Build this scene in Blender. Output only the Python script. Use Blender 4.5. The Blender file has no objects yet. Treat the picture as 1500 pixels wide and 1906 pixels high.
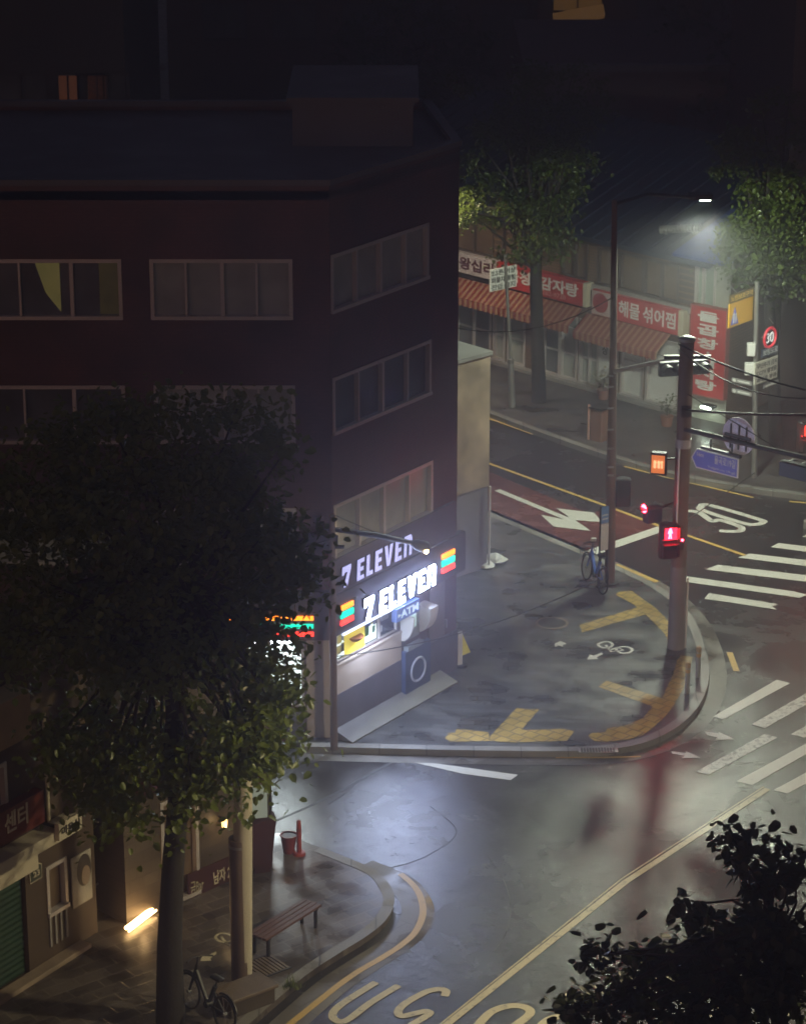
import bpy, math, random
from mathutils import Vector, Matrix
R = math.radians
random.seed(7)
sc = bpy.context.scene
COL = sc.collection

# ------------------------------------------------------------------ camera
CAM_H, FOC, PITCH = 24.0, 5000.0, R(19.6)
cd = bpy.data.cameras.new('camera'); cam = bpy.data.objects.new('camera', cd); COL.objects.link(cam)
cam.location = (0, 0, CAM_H); cam.rotation_euler = (R(90) - PITCH, 0, 0)
cd.sensor_width = 36; cd.lens = FOC / 1906 * 36; cd.clip_start = 0.5; cd.clip_end = 1000
sc.camera = cam
# ------------------------------------------------------------------ night sky, faint sun lamp, exposure
w = bpy.data.worlds.new('World'); sc.world = w; w.use_nodes = True
nt = w.node_tree
bg = nt.nodes['Background']
sky = nt.nodes.new('ShaderNodeTexSky'); sky.sky_type = 'NISHITA'; sky.sun_disc = False
sky.sun_elevation = R(14); sky.sun_rotation = R(200); sky.air_density = 1.0; sky.dust_density = 1.0
tint = nt.nodes.new('ShaderNodeMix'); tint.data_type = 'RGBA'; tint.blend_type = 'MULTIPLY'; tint.inputs[0].default_value = 1; tint.inputs[7].default_value = (1.22, .86, .96, 1)
nt.links.new(sky.outputs[0], tint.inputs[6]); nt.links.new(tint.outputs[2], bg.inputs[0]); bg.inputs[1].default_value = 0.012
sd = bpy.data.lights.new('sun', 'SUN'); sd.energy = 0.003; sd.angle = R(20); sd.color = (1, .93, .85)
so = bpy.data.objects.new('sun', sd); COL.objects.link(so); so.rotation_euler = (R(76), 0, R(-20)); so.location = (0, 0, 60)
sc.view_settings.view_transform = 'Standard'; sc.view_settings.look = 'None'
sc.view_settings.exposure = 0.52; sc.view_settings.gamma = 1.0
sc.cycles.use_denoising = True; sc.cycles.filter_width = 1.6
sc.cycles.max_bounces = 6; sc.cycles.diffuse_bounces = 2; sc.cycles.glossy_bounces = 3
sc.cycles.volume_bounces = 0; sc.cycles.sample_clamp_indirect = 4.0

# ------------------------------------------------------------------ pixel -> place helpers (photo pixels, 1500 x 1906)
cp, sp = math.cos(PITCH), math.sin(PITCH)
def ray(u, v):
    a = (u - 750) / FOC; b = (953 - v) / FOC
    return Vector((a, cp + b * sp, -sp + b * cp))
EYE = Vector((0, 0, CAM_H))
def G(u, v, z=0.0):
    r = ray(u, v); return EYE + r * ((z - CAM_H) / r.z)
def V(u, v, Y):
    r = ray(u, v); return EYE + r * (Y / r.y)
KERB = 0.14
class Wall:
    """a vertical plane standing on two ground points; local x runs along it, local -y faces the street"""
    def __init__(s, p0, p1):
        s.p = Vector((p0[0], p0[1], 0)); d = Vector((p1[0] - p0[0], p1[1] - p0[1], 0)); s.len = d.length
        s.d = d.normalized(); s.ang = math.atan2(s.d.y, s.d.x); s.n = Vector((s.d.y, -s.d.x, 0))
        s.F = Matrix.Translation(s.p) @ Matrix.Rotation(s.ang, 4, 'Z')
    def sz(s, u, v, off=0.0):
        r = ray(u, v); q = s.p + s.n * off
        t = (q - EYE).dot(s.n) / r.dot(s.n); h = EYE + r * t
        return (h - s.p).dot(s.d), h.z
    def pt(s, x, y, z): return s.F @ Vector((x, y, z))
    def rect(s, ul, vt, vb, ur, off=0.0, vr=None):
        """s0,s1,z0,z1 from the left edge (ul, vt..vb) and the right edge's u (read at mid height)"""
        s0, z1 = s.sz(ul, vt, off); _, z0 = s.sz(ul, vb, off)
        lo, hi = s0, s0 + 30
        zc = (z0 + z1) / 2
        for _ in range(50):
            m = (lo + hi) / 2; P = s.pt(m, -off, zc) - EYE
            u = 750 + FOC * P.x / (P.y * cp - P.z * sp)
            if u < ur: lo = m
            else: hi = m
        return s0, lo, z0, z1

# ------------------------------------------------------------------ materials
MATS = {}
def M(name, col, rough=.7, metal=0., var=.18, vs=2.5, bump=0., bs=25., emit=None, es=0., spec=.5, rvar=0.):
    if name in MATS: return MATS[name]
    m = bpy.data.materials.new(name); m.use_nodes = True; n = m.node_tree; b = n.nodes['Principled BSDF']
    b.inputs['Roughness'].default_value = rough; b.inputs['Metallic'].default_value = metal
    b.inputs['Specular IOR Level'].default_value = spec
    tc = n.nodes.new('ShaderNodeTexCoord'); no = n.nodes.new('ShaderNodeTexNoise')
    no.inputs['Scale'].default_value = vs; no.inputs['Detail'].default_value = 6
    n.links.new(tc.outputs['Object'], no.inputs['Vector'])
    mx = n.nodes.new('ShaderNodeMix'); mx.data_type = 'RGBA'
    mx.inputs[6].default_value = [max(0, c * (1 - var * 1.6)) for c in col] + [1]
    mx.inputs[7].default_value = [min(1, c * (1 + var * 1.6)) for c in col] + [1]
    n.links.new(no.outputs['Fac'], mx.inputs[0]); n.links.new(mx.outputs[2], b.inputs['Base Color'])
    if rvar:
        mr = n.nodes.new('ShaderNodeMapRange'); mr.inputs[1].default_value = .35; mr.inputs[2].default_value = .65
        mr.inputs[3].default_value = max(.03, rough - rvar); mr.inputs[4].default_value = min(1, rough + rvar)
        n.links.new(no.outputs['Fac'], mr.inputs[0]); n.links.new(mr.outputs[0], b.inputs['Roughness'])
    if bump:
        n2 = n.nodes.new('ShaderNodeTexNoise'); n2.inputs['Scale'].default_value = bs; n2.inputs['Detail'].default_value = 4
        n.links.new(tc.outputs['Object'], n2.inputs['Vector'])
        bp = n.nodes.new('ShaderNodeBump'); bp.inputs['Strength'].default_value = bump; bp.inputs['Distance'].default_value = .02
        n.links.new(n2.outputs['Fac'], bp.inputs['Height']); n.links.new(bp.outputs[0], b.inputs['Normal'])
    if emit:
        b.inputs['Emission Color'].default_value = (*emit, 1); b.inputs['Emission Strength'].default_value = es
    MATS[name] = m; return m

def brick_mat(name, c1, c2, mortar, bw, bh, rough=.6, rvar=.2, msize=.012, rot=0., axis='XY', bump=.4, stain=.35, spec=.5):
    if name in MATS: return MATS[name]
    m = bpy.data.materials.new(name); m.use_nodes = True; n = m.node_tree; b = n.nodes['Principled BSDF']
    tc = n.nodes.new('ShaderNodeTexCoord'); vec = tc.outputs['Object']
    if axis != 'XY':
        sx = n.nodes.new('ShaderNodeSeparateXYZ'); n.links.new(vec, sx.inputs[0])
        ad = n.nodes.new('ShaderNodeMath'); ad.operation = 'ADD'; n.links.new(sx.outputs[0], ad.inputs[0]); n.links.new(sx.outputs[1], ad.inputs[1])
        cb = n.nodes.new('ShaderNodeCombineXYZ'); n.links.new(ad.outputs[0], cb.inputs[0]); n.links.new(sx.outputs[2], cb.inputs[1]); vec = cb.outputs[0]
    mp = n.nodes.new('ShaderNodeMapping'); mp.inputs['Rotation'].default_value = (0, 0, rot); n.links.new(vec, mp.inputs[0])
    br = n.nodes.new('ShaderNodeTexBrick'); br.inputs['Scale'].default_value = 1
    br.inputs['Brick Width'].default_value = bw; br.inputs['Row Height'].default_value = bh
    br.inputs['Mortar Size'].default_value = msize; br.inputs['Mortar Smooth'].default_value = .2
    br.inputs['Color1'].default_value = (*c1, 1); br.inputs['Color2'].default_value = (*c2, 1); br.inputs['Mortar'].default_value = (*mortar, 1)
    n.links.new(mp.outputs[0], br.inputs['Vector'])
    no = n.nodes.new('ShaderNodeTexNoise'); no.inputs['Scale'].default_value = .9; no.inputs['Detail'].default_value = 7
    n.links.new(tc.outputs['Object'], no.inputs['Vector'])
    mr = n.nodes.new('ShaderNodeMapRange'); mr.inputs[1].default_value = .3; mr.inputs[2].default_value = .7
    mr.inputs[3].default_value = 1 - stain; mr.inputs[4].default_value = 1 + stain; n.links.new(no.outputs['Fac'], mr.inputs[0])
    mu = n.nodes.new('ShaderNodeMix'); mu.data_type = 'RGBA'; mu.blend_type = 'MULTIPLY'; mu.inputs[0].default_value = 1
    n.links.new(br.outputs['Color'], mu.inputs[6]); n.links.new(mr.outputs[0], mu.inputs[7]); n.links.new(mu.outputs[2], b.inputs['Base Color'])
    m2 = n.nodes.new('ShaderNodeMapRange'); m2.inputs[1].default_value = .35; m2.inputs[2].default_value = .65
    m2.inputs[3].default_value = max(.05, rough - rvar); m2.inputs[4].default_value = min(1, rough + rvar); n.links.new(no.outputs['Fac'], m2.inputs[0])
    n.links.new(m2.outputs[0], b.inputs['Roughness']); b.inputs['Specular IOR Level'].default_value = spec
    bp = n.nodes.new('ShaderNodeBump'); bp.inputs['Strength'].default_value = bump; bp.inputs['Distance'].default_value = .01; bp.invert = True
    n.links.new(br.outputs['Fac'], bp.inputs['Height']); n.links.new(bp.outputs[0], b.inputs['Normal'])
    MATS[name] = m; return m

def asphalt(name, col, tint=None):
    m = bpy.data.materials.new(name); m.use_nodes = True; n = m.node_tree; b = n.nodes['Principled BSDF']; L = n.links.new
    tc = n.nodes.new('ShaderNodeTexCoord')
    def noise(s, d=6, rough=.6, dist=0.):
        k = n.nodes.new('ShaderNodeTexNoise'); k.inputs['Scale'].default_value = s; k.inputs['Detail'].default_value = d
        k.inputs['Roughness'].default_value = rough; k.inputs['Distortion'].default_value = dist
        L(tc.outputs['Object'], k.inputs['Vector']); return k
    def mr(src, a, b_, c, d):
        k = n.nodes.new('ShaderNodeMapRange'); k.inputs[1].default_value = a; k.inputs[2].default_value = b_
        k.inputs[3].default_value = c; k.inputs[4].default_value = d; L(src, k.inputs[0]); return k
    big = noise(.35, 5, .6, .8); mid = noise(1.6, 8, .7, .4); fine = noise(60, 3)
    wet = n.nodes.new('ShaderNodeMath'); wet.operation = 'ADD'; L(big.outputs['Fac'], wet.inputs[0])
    mm = n.nodes.new('ShaderNodeMath'); mm.operation = 'MULTIPLY'; mm.inputs[1].default_value = .55; L(mid.outputs['Fac'], mm.inputs[0]); L(mm.outputs[0], wet.inputs[1])
    rr = mr(wet.outputs[0], .6, .98, .12, .36); L(rr.outputs[0], b.inputs['Roughness'])
    mx = n.nodes.new('ShaderNodeMix'); mx.data_type = 'RGBA'
    mx.inputs[6].default_value = [c * .7 for c in col] + [1]; mx.inputs[7].default_value = [c * 1.35 for c in col] + [1]
    m3 = mr(wet.outputs[0], .6, 1.0, 0, 1); L(m3.outputs[0], mx.inputs[0])
    m4 = n.nodes.new('ShaderNodeMix'); m4.data_type = 'RGBA'; m4.blend_type = 'MULTIPLY'; m4.inputs[0].default_value = 1
    sp_ = mr(fine.outputs['Fac'], .3, .7, .7, 1.3); L(mx.outputs[2], m4.inputs[6]); L(sp_.outputs[0], m4.inputs[7]); L(m4.outputs[2], b.inputs['Base Color'])
    bm = n.nodes.new('ShaderNodeMath'); bm.operation = 'MULTIPLY_ADD'; L(mid.outputs['Fac'], bm.inputs[0]); bm.inputs[1].default_value = 1.2
    fs = n.nodes.new('ShaderNodeMath'); fs.operation = 'MULTIPLY'; fs.inputs[1].default_value = .4; L(fine.outputs['Fac'], fs.inputs[0]); L(fs.outputs[0], bm.inputs[2])
    bp = n.nodes.new('ShaderNodeBump'); bp.inputs['Strength'].default_value = .5; bp.inputs['Distance'].default_value = .024
    L(bm.outputs[0], bp.inputs['Height']); L(bp.outputs[0], b.inputs['Normal'])
    b.inputs['Specular IOR Level'].default_value = .6
    MATS[name] = m; return m

def paint(name, col, wear=.45):
    """worn road paint: paint broken by noise down to asphalt"""
    m = bpy.data.materials.new(name); m.use_nodes = True; n = m.node_tree; b = n.nodes['Principled BSDF']; L = n.links.new
    tc = n.nodes.new('ShaderNodeTexCoord'); k = n.nodes.new('ShaderNodeTexNoise'); k.inputs['Scale'].default_value = 7; k.inputs['Detail'].default_value = 9; k.inputs['Roughness'].default_value = .75
    L(tc.outputs['Object'], k.inputs['Vector'])
    cr = n.nodes.new('ShaderNodeValToRGB'); cr.color_ramp.elements[0].position = wear - .08; cr.color_ramp.elements[1].position = wear + .04
    cr.color_ramp.elements[0].color = (.07, .07, .07, 1); cr.color_ramp.elements[1].color = (*col, 1)
    L(k.outputs['Fac'], cr.inputs[0]); L(cr.outputs[0], b.inputs['Base Color'])
    b.inputs['Roughness'].default_value = .4
    MATS[name] = m; return m

def stripe_mat(name, c1, c2, period):
    m = bpy.data.materials.new(name); m.use_nodes = True; n = m.node_tree; b = n.nodes['Principled BSDF']; L = n.links.new
    uv = n.nodes.new('ShaderNodeTexCoord'); sx = n.nodes.new('ShaderNodeSeparateXYZ'); L(uv.outputs['Object'], sx.inputs[0])
    d = n.nodes.new('ShaderNodeMath'); d.operation = 'DIVIDE'; d.inputs[1].default_value = period; L(sx.outputs[0], d.inputs[0])
    f = n.nodes.new('ShaderNodeMath'); f.operation = 'FRACT'; L(d.outputs[0], f.inputs[0])
    g = n.nodes.new('ShaderNodeMath'); g.operation = 'GREATER_THAN'; g.inputs[1].default_value = .55; L(f.outputs[0], g.inputs[0])
    mx = n.nodes.new('ShaderNodeMix'); mx.data_type = 'RGBA'; mx.inputs[6].default_value = (*c1, 1); mx.inputs[7].default_value = (*c2, 1)
    L(g.outputs[0], mx.inputs[0]); L(mx.outputs[2], b.inputs['Base Color']); b.inputs['Roughness'].default_value = .7
    MATS[name] = m; return m

def leaf_mat(name, col):
    m = bpy.data.materials.new(name); m.use_nodes = True; n = m.node_tree; b = n.nodes['Principled BSDF']; L = n.links.new
    tc = n.nodes.new('ShaderNodeTexCoord'); k = n.nodes.new('ShaderNodeTexNoise'); k.inputs['Scale'].default_value = 1.7; k.inputs['Detail'].default_value = 8; k.inputs['Roughness'].default_value = .8
    L(tc.outputs['Object'], k.inputs['Vector'])
    mx = n.nodes.new('ShaderNodeMix'); mx.data_type = 'RGBA'
    mx.inputs[6].default_value = (col[0] * .45, col[1] * .55, col[2] * .5, 1); mx.inputs[7].default_value = (min(1, col[0] * 1.7), col[1] * 1.5, col[2] * 1.4, 1)
    L(k.outputs['Fac'], mx.inputs[0]); L(mx.outputs[2], b.inputs['Base Color']); b.inputs['Roughness'].default_value = .38
    tr = n.nodes.new('ShaderNodeBsdfTranslucent'); L(mx.outputs[2], tr.inputs[0])
    ms = n.nodes.new('ShaderNodeMixShader'); ms.inputs[0].default_value = .38; L(b.outputs[0], ms.inputs[1]); L(tr.outputs[0], ms.inputs[2])
    L(ms.outputs[0], n.nodes['Material Output'].inputs[0]); MATS[name] = m; return m

# ------------------------------------------------------------------ object helpers
TM = {}
def tag(o, label=None, cat=None, group=None, kind=None):
    if label: o['label'] = label
    if cat: o['category'] = cat
    if group: o['group'] = group
    if kind: o['kind'] = kind
    return o
def thing(name, label, cat, loc=(0, 0, 0), rotz=0., group=None):
    o = bpy.data.objects.new(name, None); COL.objects.link(o); o.empty_display_size = .2
    o.location = loc; o.rotation_euler = (0, 0, rotz)
    TM[o.name] = Matrix.Translation(Vector(loc)) @ Matrix.Rotation(rotz, 4, 'Z')
    return tag(o, label, cat, group)
def wthing(W, name, label, cat, s, z, y=0., group=None):
    return thing(name, label, cat, W.pt(s, y, z), W.ang, group)
I4 = Matrix.Identity(4)
class MB:
    def __init__(s, F=I4): s.v = []; s.f = []; s.F = F; s.smooth = False
    def add(s, vs, fs):
        k = len(s.v); s.v += [Vector(a) for a in vs]; s.f += [tuple(i + k for i in f) for f in fs]; return s
    def box(s, x0, x1, y0, y1, z0, z1, bev=0.):
        if bev <= 0:
            return s.add([(x0, y0, z0), (x1, y0, z0), (x1, y1, z0), (x0, y1, z0), (x0, y0, z1), (x1, y0, z1), (x1, y1, z1), (x0, y1, z1)],
                  [(0, 3, 2, 1), (4, 5, 6, 7), (0, 1, 5, 4), (1, 2, 6, 5), (2, 3, 7, 6), (3, 0, 4, 7)])
        b = bev
        out = [(x0 + b, y0), (x1 - b, y0), (x1, y0 + b), (x1, y1 - b), (x1 - b, y1), (x0 + b, y1), (x0, y1 - b), (x0, y0 + b)]
        ins = [(x0 + 2 * b, y0 + b), (x1 - 2 * b, y0 + b), (x1 - b, y0 + 2 * b), (x1 - b, y1 - 2 * b), (x1 - 2 * b, y1 - b), (x0 + 2 * b, y1 - b), (x0 + b, y1 - 2 * b), (x0 + b, y0 + 2 * b)]
        vs = [(*a, z0) for a in out] + [(*a, z1 - b) for a in out] + [(*a, z1) for a in ins]
        fs = [tuple(range(7, -1, -1)), tuple(range(16, 24))]
        for r in (0, 8):
            for i in range(8): fs.append((r + i, r + (i + 1) % 8, r + 8 + (i + 1) % 8, r + 8 + i))
        return s.add(vs, fs)
    def quad(s, a, b, c, d): return s.add([a, b, c, d], [(0, 1, 2, 3)])
    def prism(s, poly, z0, z1):
        n = len(poly); A = sum(poly[i][0] * poly[(i + 1) % n][1] - poly[(i + 1) % n][0] * poly[i][1] for i in range(n))
        if A < 0: poly = poly[::-1]
        vs = [(x, y, z0) for x, y in poly] + [(x, y, z1) for x, y in poly]
        return s.add(vs, [tuple(range(n - 1, -1, -1)), tuple(range(n, 2 * n))] + [(i, (i + 1) % n, n + (i + 1) % n, n + i) for i in range(n)])
    def plate(s, poly, y0, y1):
        """a polygon in the x-z plane, y0 the front"""
        n = len(poly); A = sum(poly[i][0] * poly[(i + 1) % n][1] - poly[(i + 1) % n][0] * poly[i][1] for i in range(n))
        if A < 0: poly = poly[::-1]
        vs = [(x, y0, z) for x, z in poly] + [(x, y1, z) for x, z in poly]
        return s.add(vs, [tuple(range(n)), tuple(range(2 * n - 1, n - 1, -1))] + [(i, n + i, n + (i + 1) % n, (i + 1) % n) for i in range(n)])
    def tube(s, pts, r, n=10, cap=True):
        pts = [Vector(p) for p in pts]; rs = r if isinstance(r, (list, tuple)) else [r] * len(pts)
        k = len(s.v); a = None
        for i, p in enumerate(pts):
            t = (pts[min(i + 1, len(pts) - 1)] - pts[max(i - 1, 0)]).normalized()
            if a is None: a = t.cross(Vector((0, 0, 1)) if abs(t.z) < .9 else Vector((1, 0, 0))).normalized()
            a = (a - t * a.dot(t)).normalized(); b = t.cross(a)
            for j in range(n):
                q = 2 * math.pi * j / n; s.v.append(p + (a * math.cos(q) + b * math.sin(q)) * rs[i])
        for i in range(len(pts) - 1):
            for j in range(n):
                s.f.append((k + i * n + j, k + i * n + (j + 1) % n, k + (i + 1) * n + (j + 1) % n, k + (i + 1) * n + j))
        if cap:
            s.f.append(tuple(k + j for j in range(n - 1, -1, -1))); s.f.append(tuple(k + (len(pts) - 1) * n + j for j in range(n)))
        s.smooth = True; return s
    def cyl(s, x, y, z0, z1, r0, r1=None, n=16): return s.tube([(x, y, z0), (x, y, z1)], [r0, r0 if r1 is None else r1], n)
    def disc(s, c, r, axis, th, n=28):
        """a disc of thickness th whose flat face looks along axis"""
        c = Vector(c); a = Vector(axis).normalized(); return s.tube([c - a * th / 2, c + a * th / 2], r, n)
    def torus(s, c, R_, r, axis, n=28, m=6):
        c = Vector(c); t = Vector(axis).normalized(); a = t.cross(Vector((0, 0, 1)) if abs(t.z) < .9 else Vector((1, 0, 0))).normalized(); b = t.cross(a); k = len(s.v)
        for i in range(n):
            q = 2 * math.pi * i / n; d = a * math.cos(q) + b * math.sin(q)
            for j in range(m):
                p = 2 * math.pi * j / m; s.v.append(c + d * (R_ + r * math.cos(p)) + t * r * math.sin(p))
        for i in range(n):
            for j in range(m): s.f.append((k + i * m + j, k + i * m + (j + 1) % m, k + ((i + 1) % n) * m + (j + 1) % m, k + ((i + 1) % n) * m + j))
        s.smooth = True; return s
    def build(s, name, mat, parent=None, loc=None):
        me = bpy.data.meshes.new(name)
        o = bpy.data.objects.new(name, me); COL.objects.link(o)
        if parent is not None:
            base = parent
            while base.name not in TM: base = base.parent
            X = TM[base.name].inverted() @ s.F
            o.parent = parent
        else:
            L = Vector(loc) if loc is not None else Vector((0, 0, 0))
            X = Matrix.Translation(-L) @ s.F; o.location = L
        me.from_pydata([tuple(X @ v) for v in s.v], [], s.f); me.materials.append(mat); me.validate()
        if s.smooth:
            me.polygons.foreach_set('use_smooth', [True] * len(me.polygons)); me.set_sharp_from_angle(angle=R(40))
        me.update(); return o
def dup(root, loc, rotz, label, group=None):
    r = root.copy(); COL.objects.link(r); r.location = loc; r.rotation_euler = (0, 0, rotz); r['label'] = label
    for ch in list(root.children):
        c = ch.copy(); COL.objects.link(c); c.parent = r
        for g in list(ch.children):
            e = g.copy(); COL.objects.link(e); e.parent = c
    return r
def struct(name, mb, mat, **k): return tag(mb.build(name, mat), kind='structure', **k)

def text(parent, body, F, s0, s1, z0, z1, y, mat, bold=.012, ext=.012, name='lettering', flat=False):
    """lettering fitted to a box on a wall frame F, standing at local y"""
    c = bpy.data.curves.new('lettering', 'FONT'); c.body = body; c.size = 1; c.offset = bold; c.resolution_u = 3; c.extrude = .001
    t = bpy.data.objects.new('lettering_curve', c); COL.objects.link(t)
    dg = bpy.context.evaluated_depsgraph_get(); me = bpy.data.meshes.new_from_object(t.evaluated_get(dg))
    vs = [v.co.copy() for v in me.vertices]; fs = [tuple(p.vertices) for p in me.polygons]
    bpy.data.objects.remove(t); bpy.data.curves.remove(c); bpy.data.meshes.remove(me)
    if not vs: return None
    x0 = min(v.x for v in vs); x1 = max(v.x for v in vs); y0 = min(v.y for v in vs); y1 = max(v.y for v in vs)
    mb = MB(F); k = (s1 - s0) / (x1 - x0); q = (z1 - z0) / (y1 - y0)
    mb.add([(s0 + (v.x - x0) * k, y - (ext if v.z > 0 else 0), z0 + (v.y - y0) * q) for v in vs], fs)
    return mb.build(name, mat, parent)

def smooth_px(pts, n=6, closed=False):
    out = []; N = len(pts); rng = range(N if closed else N - 1)
    for i in rng:
        g = (lambda j: pts[j % N]) if closed else (lambda j: pts[max(0, min(N - 1, j))])
        p0, p1, p2, p3 = g(i - 1), g(i), g(i + 1), g(i + 2)
        for k in range(n):
            t = k / n
            out.append(tuple(.5 * (2 * p1[a] + (p2[a] - p0[a]) * t + (2 * p0[a] - 5 * p1[a] + 4 * p2[a] - p3[a]) * t * t + (3 * p1[a] - p0[a] - 3 * p2[a] + p3[a]) * t ** 3) for a in (0, 1)))
    if not closed: out.append(pts[-1])
    return out
def ribbon(mb, pts, wid, z, closed=False):
    """a painted line of constant real width along ground points"""
    P = [Vector((p[0], p[1])) for p in pts]; N = len(P); L = []; Rr = []
    for i in range(N):
        a = P[(i - 1) % N] if closed or i else P[0]; b = P[(i + 1) % N] if closed or i < N - 1 else P[-1]
        t = (b - a).normalized(); nn = Vector((-t.y, t.x)) * wid / 2
        L.append(P[i] + nn); Rr.append(P[i] - nn)
    k = len(mb.v); mb.v += [Vector((*p, z)) for p in L] + [Vector((*p, z)) for p in Rr]
    for i in range(N if closed else N - 1):
        j = (i + 1) % N; mb.f.append((k + i, k + N + i, k + N + j, k + j))
    return mb
def gpoly(mb, px, z):
    P = [G(u, v, z) for u, v in px]; n = len(P)
    A = sum(P[i].x * P[(i + 1) % n].y - P[(i + 1) % n].x * P[i].y for i in range(n))
    if A < 0: P = P[::-1]
    return mb.add([(p.x, p.y, z) for p in P], [tuple(range(n))])

def wall_holes(mb, s0, s1, z0, z1, holes, depth=.14):
    """front face of a wall with openings and their reveals"""
    xs = sorted({s0, s1, *[h[0] for h in holes], *[h[1] for h in holes]}); zs = sorted({z0, z1, *[h[2] for h in holes], *[h[3] for h in holes]})
    xs = [x for x in xs if s0 <= x <= s1]; zs = [z for z in zs if z0 <= z <= z1]
    for i in range(len(xs) - 1):
        for j in range(len(zs) - 1):
            xm = (xs[i] + xs[i + 1]) / 2; zm = (zs[j] + zs[j + 1]) / 2
            if any(h[0] < xm < h[1] and h[2] < zm < h[3] for h in holes): continue
            mb.quad((xs[i], 0, zs[j]), (xs[i + 1], 0, zs[j]), (xs[i + 1], 0, zs[j + 1]), (xs[i], 0, zs[j + 1]))
    for a, b, c, d in holes:
        D = depth
        mb.quad((a, 0, c), (a, 0, d), (a, D, d), (a, D, c)); mb.quad((b, 0, c), (b, D, c), (b, D, d), (b, 0, d))
        mb.quad((a, 0, c), (a, D, c), (b, D, c), (b, 0, c)); mb.quad((a, 0, d), (b, 0, d), (b, D, d), (a, D, d))
    return mb

def tree(name, label, base, trunk, radii, ells, leaf_m, bark_m, leaf, per=60, cr=.45, group=None, cat='tree', seed=1, limbs=True):
    rnd = random.Random(seed)
    t = thing(name, label, cat, base, 0, group)
    mb = MB(); mb.tube(trunk, radii, 12)
    mc = MB(); vs = mc.v; fs = mc.f
    top = Vector(trunk[-1]); mid = Vector(trunk[max(0, len(trunk) - 2)])
    for (c, r, n) in ells:
        c = Vector(c); cl = []
        for _ in range(n):
            while True:
                d = Vector((rnd.uniform(-1, 1), rnd.uniform(-1, 1), rnd.uniform(-1, 1)))
                if .02 < d.length < 1: break
            d = d.normalized() * (d.length ** .55) * rnd.uniform(.82, 1.1)
            cl.append(c + Vector((d.x * r[0], d.y * r[1], d.z * r[2])))
        if limbs:
            for q in cl[::max(1, n // 7)]:
                s_ = mid.lerp(top, rnd.random()); m_ = s_.lerp(q, .5) + Vector((rnd.uniform(-.2, .2), rnd.uniform(-.2, .2), .15))
                mb.tube([s_, m_, q], [radii[-1] * .6, radii[-1] * .35, .012], 6)
        for q in cl:
            k = rnd.uniform(.6, 1.25)
            for _ in range(int(per * k)):
                o = Vector((rnd.gauss(0, 1), rnd.gauss(0, 1), rnd.gauss(0, .75))) * cr * .55 * k
                p = q + o; sz = leaf * rnd.uniform(.6, 1.25)
                ax = Vector((rnd.gauss(0, 1), rnd.gauss(0, 1), rnd.gauss(-.5, .6))).normalized()
                sd = ax.cross(Vector((rnd.gauss(0, .5), rnd.gauss(0, .5), 1))).normalized(); up = sd.cross(ax)
                i = len(vs)
                c1 = sd * sz * .34 + up * sz * .09; c2 = sd * sz * .3 - up * sz * .03
                vs.extend((p, p + ax * sz * .22 + c1, p + ax * sz * .68 + c2, p + ax * sz - up * sz * .12, p + ax * sz * .68 - sd * sz * .3 - up * sz * .03, p + ax * sz * .22 - sd * sz * .34 + up * sz * .09))
                fs.append((i, i + 1, i + 2, i + 3)); fs.append((i, i + 3, i + 4, i + 5))
    mb.build('trunk', bark_m, t); mc.build('crown', leaf_m, t)
    return t
def lampobj(name, kind, loc, energy, color, parent=None, rot=None, size=.1, spot=None, blend=.5):
    d = bpy.data.lights.new(name, kind); d.energy = energy; d.color = color
    if kind != 'AREA': d.shadow_soft_size = size
    else: d.size = size
    if kind == 'SPOT': d.spot_size = spot or R(150); d.spot_blend = blend
    o = bpy.data.objects.new(name, d); COL.objects.link(o)
    if parent is not None:
        o.parent = parent; o.location = TM[parent.name].inverted() @ Vector(loc)
        if rot: o.rotation_euler = rot
    else: o.location = loc
    return o

# ------------------------------------------------------------------ palette
m_road = asphalt('wet_asphalt', (.036, .0345, .035))
m_patch = asphalt('patched_asphalt', (.03, .03, .032))
m_redlane = asphalt('red_asphalt', (.13, .045, .035))
m_gutter = brick_mat('gutter_concrete', (.13, .12, .11), (.16, .15, .13), (.07, .07, .06), 1.1, .9, rough=.35, rvar=.2, rot=R(40), stain=.4)
m_pave = brick_mat('plaza_pavers', (.05, .051, .054), (.095, .095, .095), (.035, .035, .035), .62, .22, rough=.38, rvar=.22, rot=R(4), stain=.25, bump=.3)
m_pave2 = brick_mat('slab_pavers', (.06, .05, .045), (.13, .11, .095), (.17, .15, .13), .62, .3, rough=.3, rvar=.15, rot=R(-38), msize=.014, stain=.6, bump=.5)
m_pave3 = brick_mat('far_pavers', (.07, .065, .06), (.1, .09, .085), (.04, .04, .04), .6, .3, rough=.45, rvar=.2, rot=R(-43), stain=.4)
m_kerb = brick_mat('granite_kerb', (.2, .195, .18), (.26, .25, .23), (.07, .07, .07), 1.0, 5.0, rough=.45, stain=.3, msize=.015, bump=.2)
m_white = paint('road_white', (.66, .66, .6), .36)
m_worn = paint('road_white_worn', (.62, .62, .57), .47)
m_yellow = paint('road_yellow', (.62, .42, .12), .38)
m_ywhite = paint('road_cream', (.6, .54, .36), .42)
m_tact = brick_mat('tactile_yellow', (.34, .23, .05), (.42, .29, .07), (.15, .1, .035), .3, .3, rough=.5, rvar=.2, rot=R(40), msize=.02, stain=.35, bump=.5)
m_brickwall = brick_mat('dark_red_tile', (.105, .05, .043), (.13, .06, .05), (.08, .045, .045), .22, .075, axis='WALL', rough=.6, stain=.55, msize=.012)
m_tan = M('tan_render', (.36, .28, .2), .85, var=.55, vs=1.8, bump=.3)
m_beige = M('beige_panel', (.5, .42, .36), .6, var=.15, vs=1.5, bump=.1)
m_dado = M('slate_dado', (.12, .115, .15), .5, var=.3, vs=2)
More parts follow.
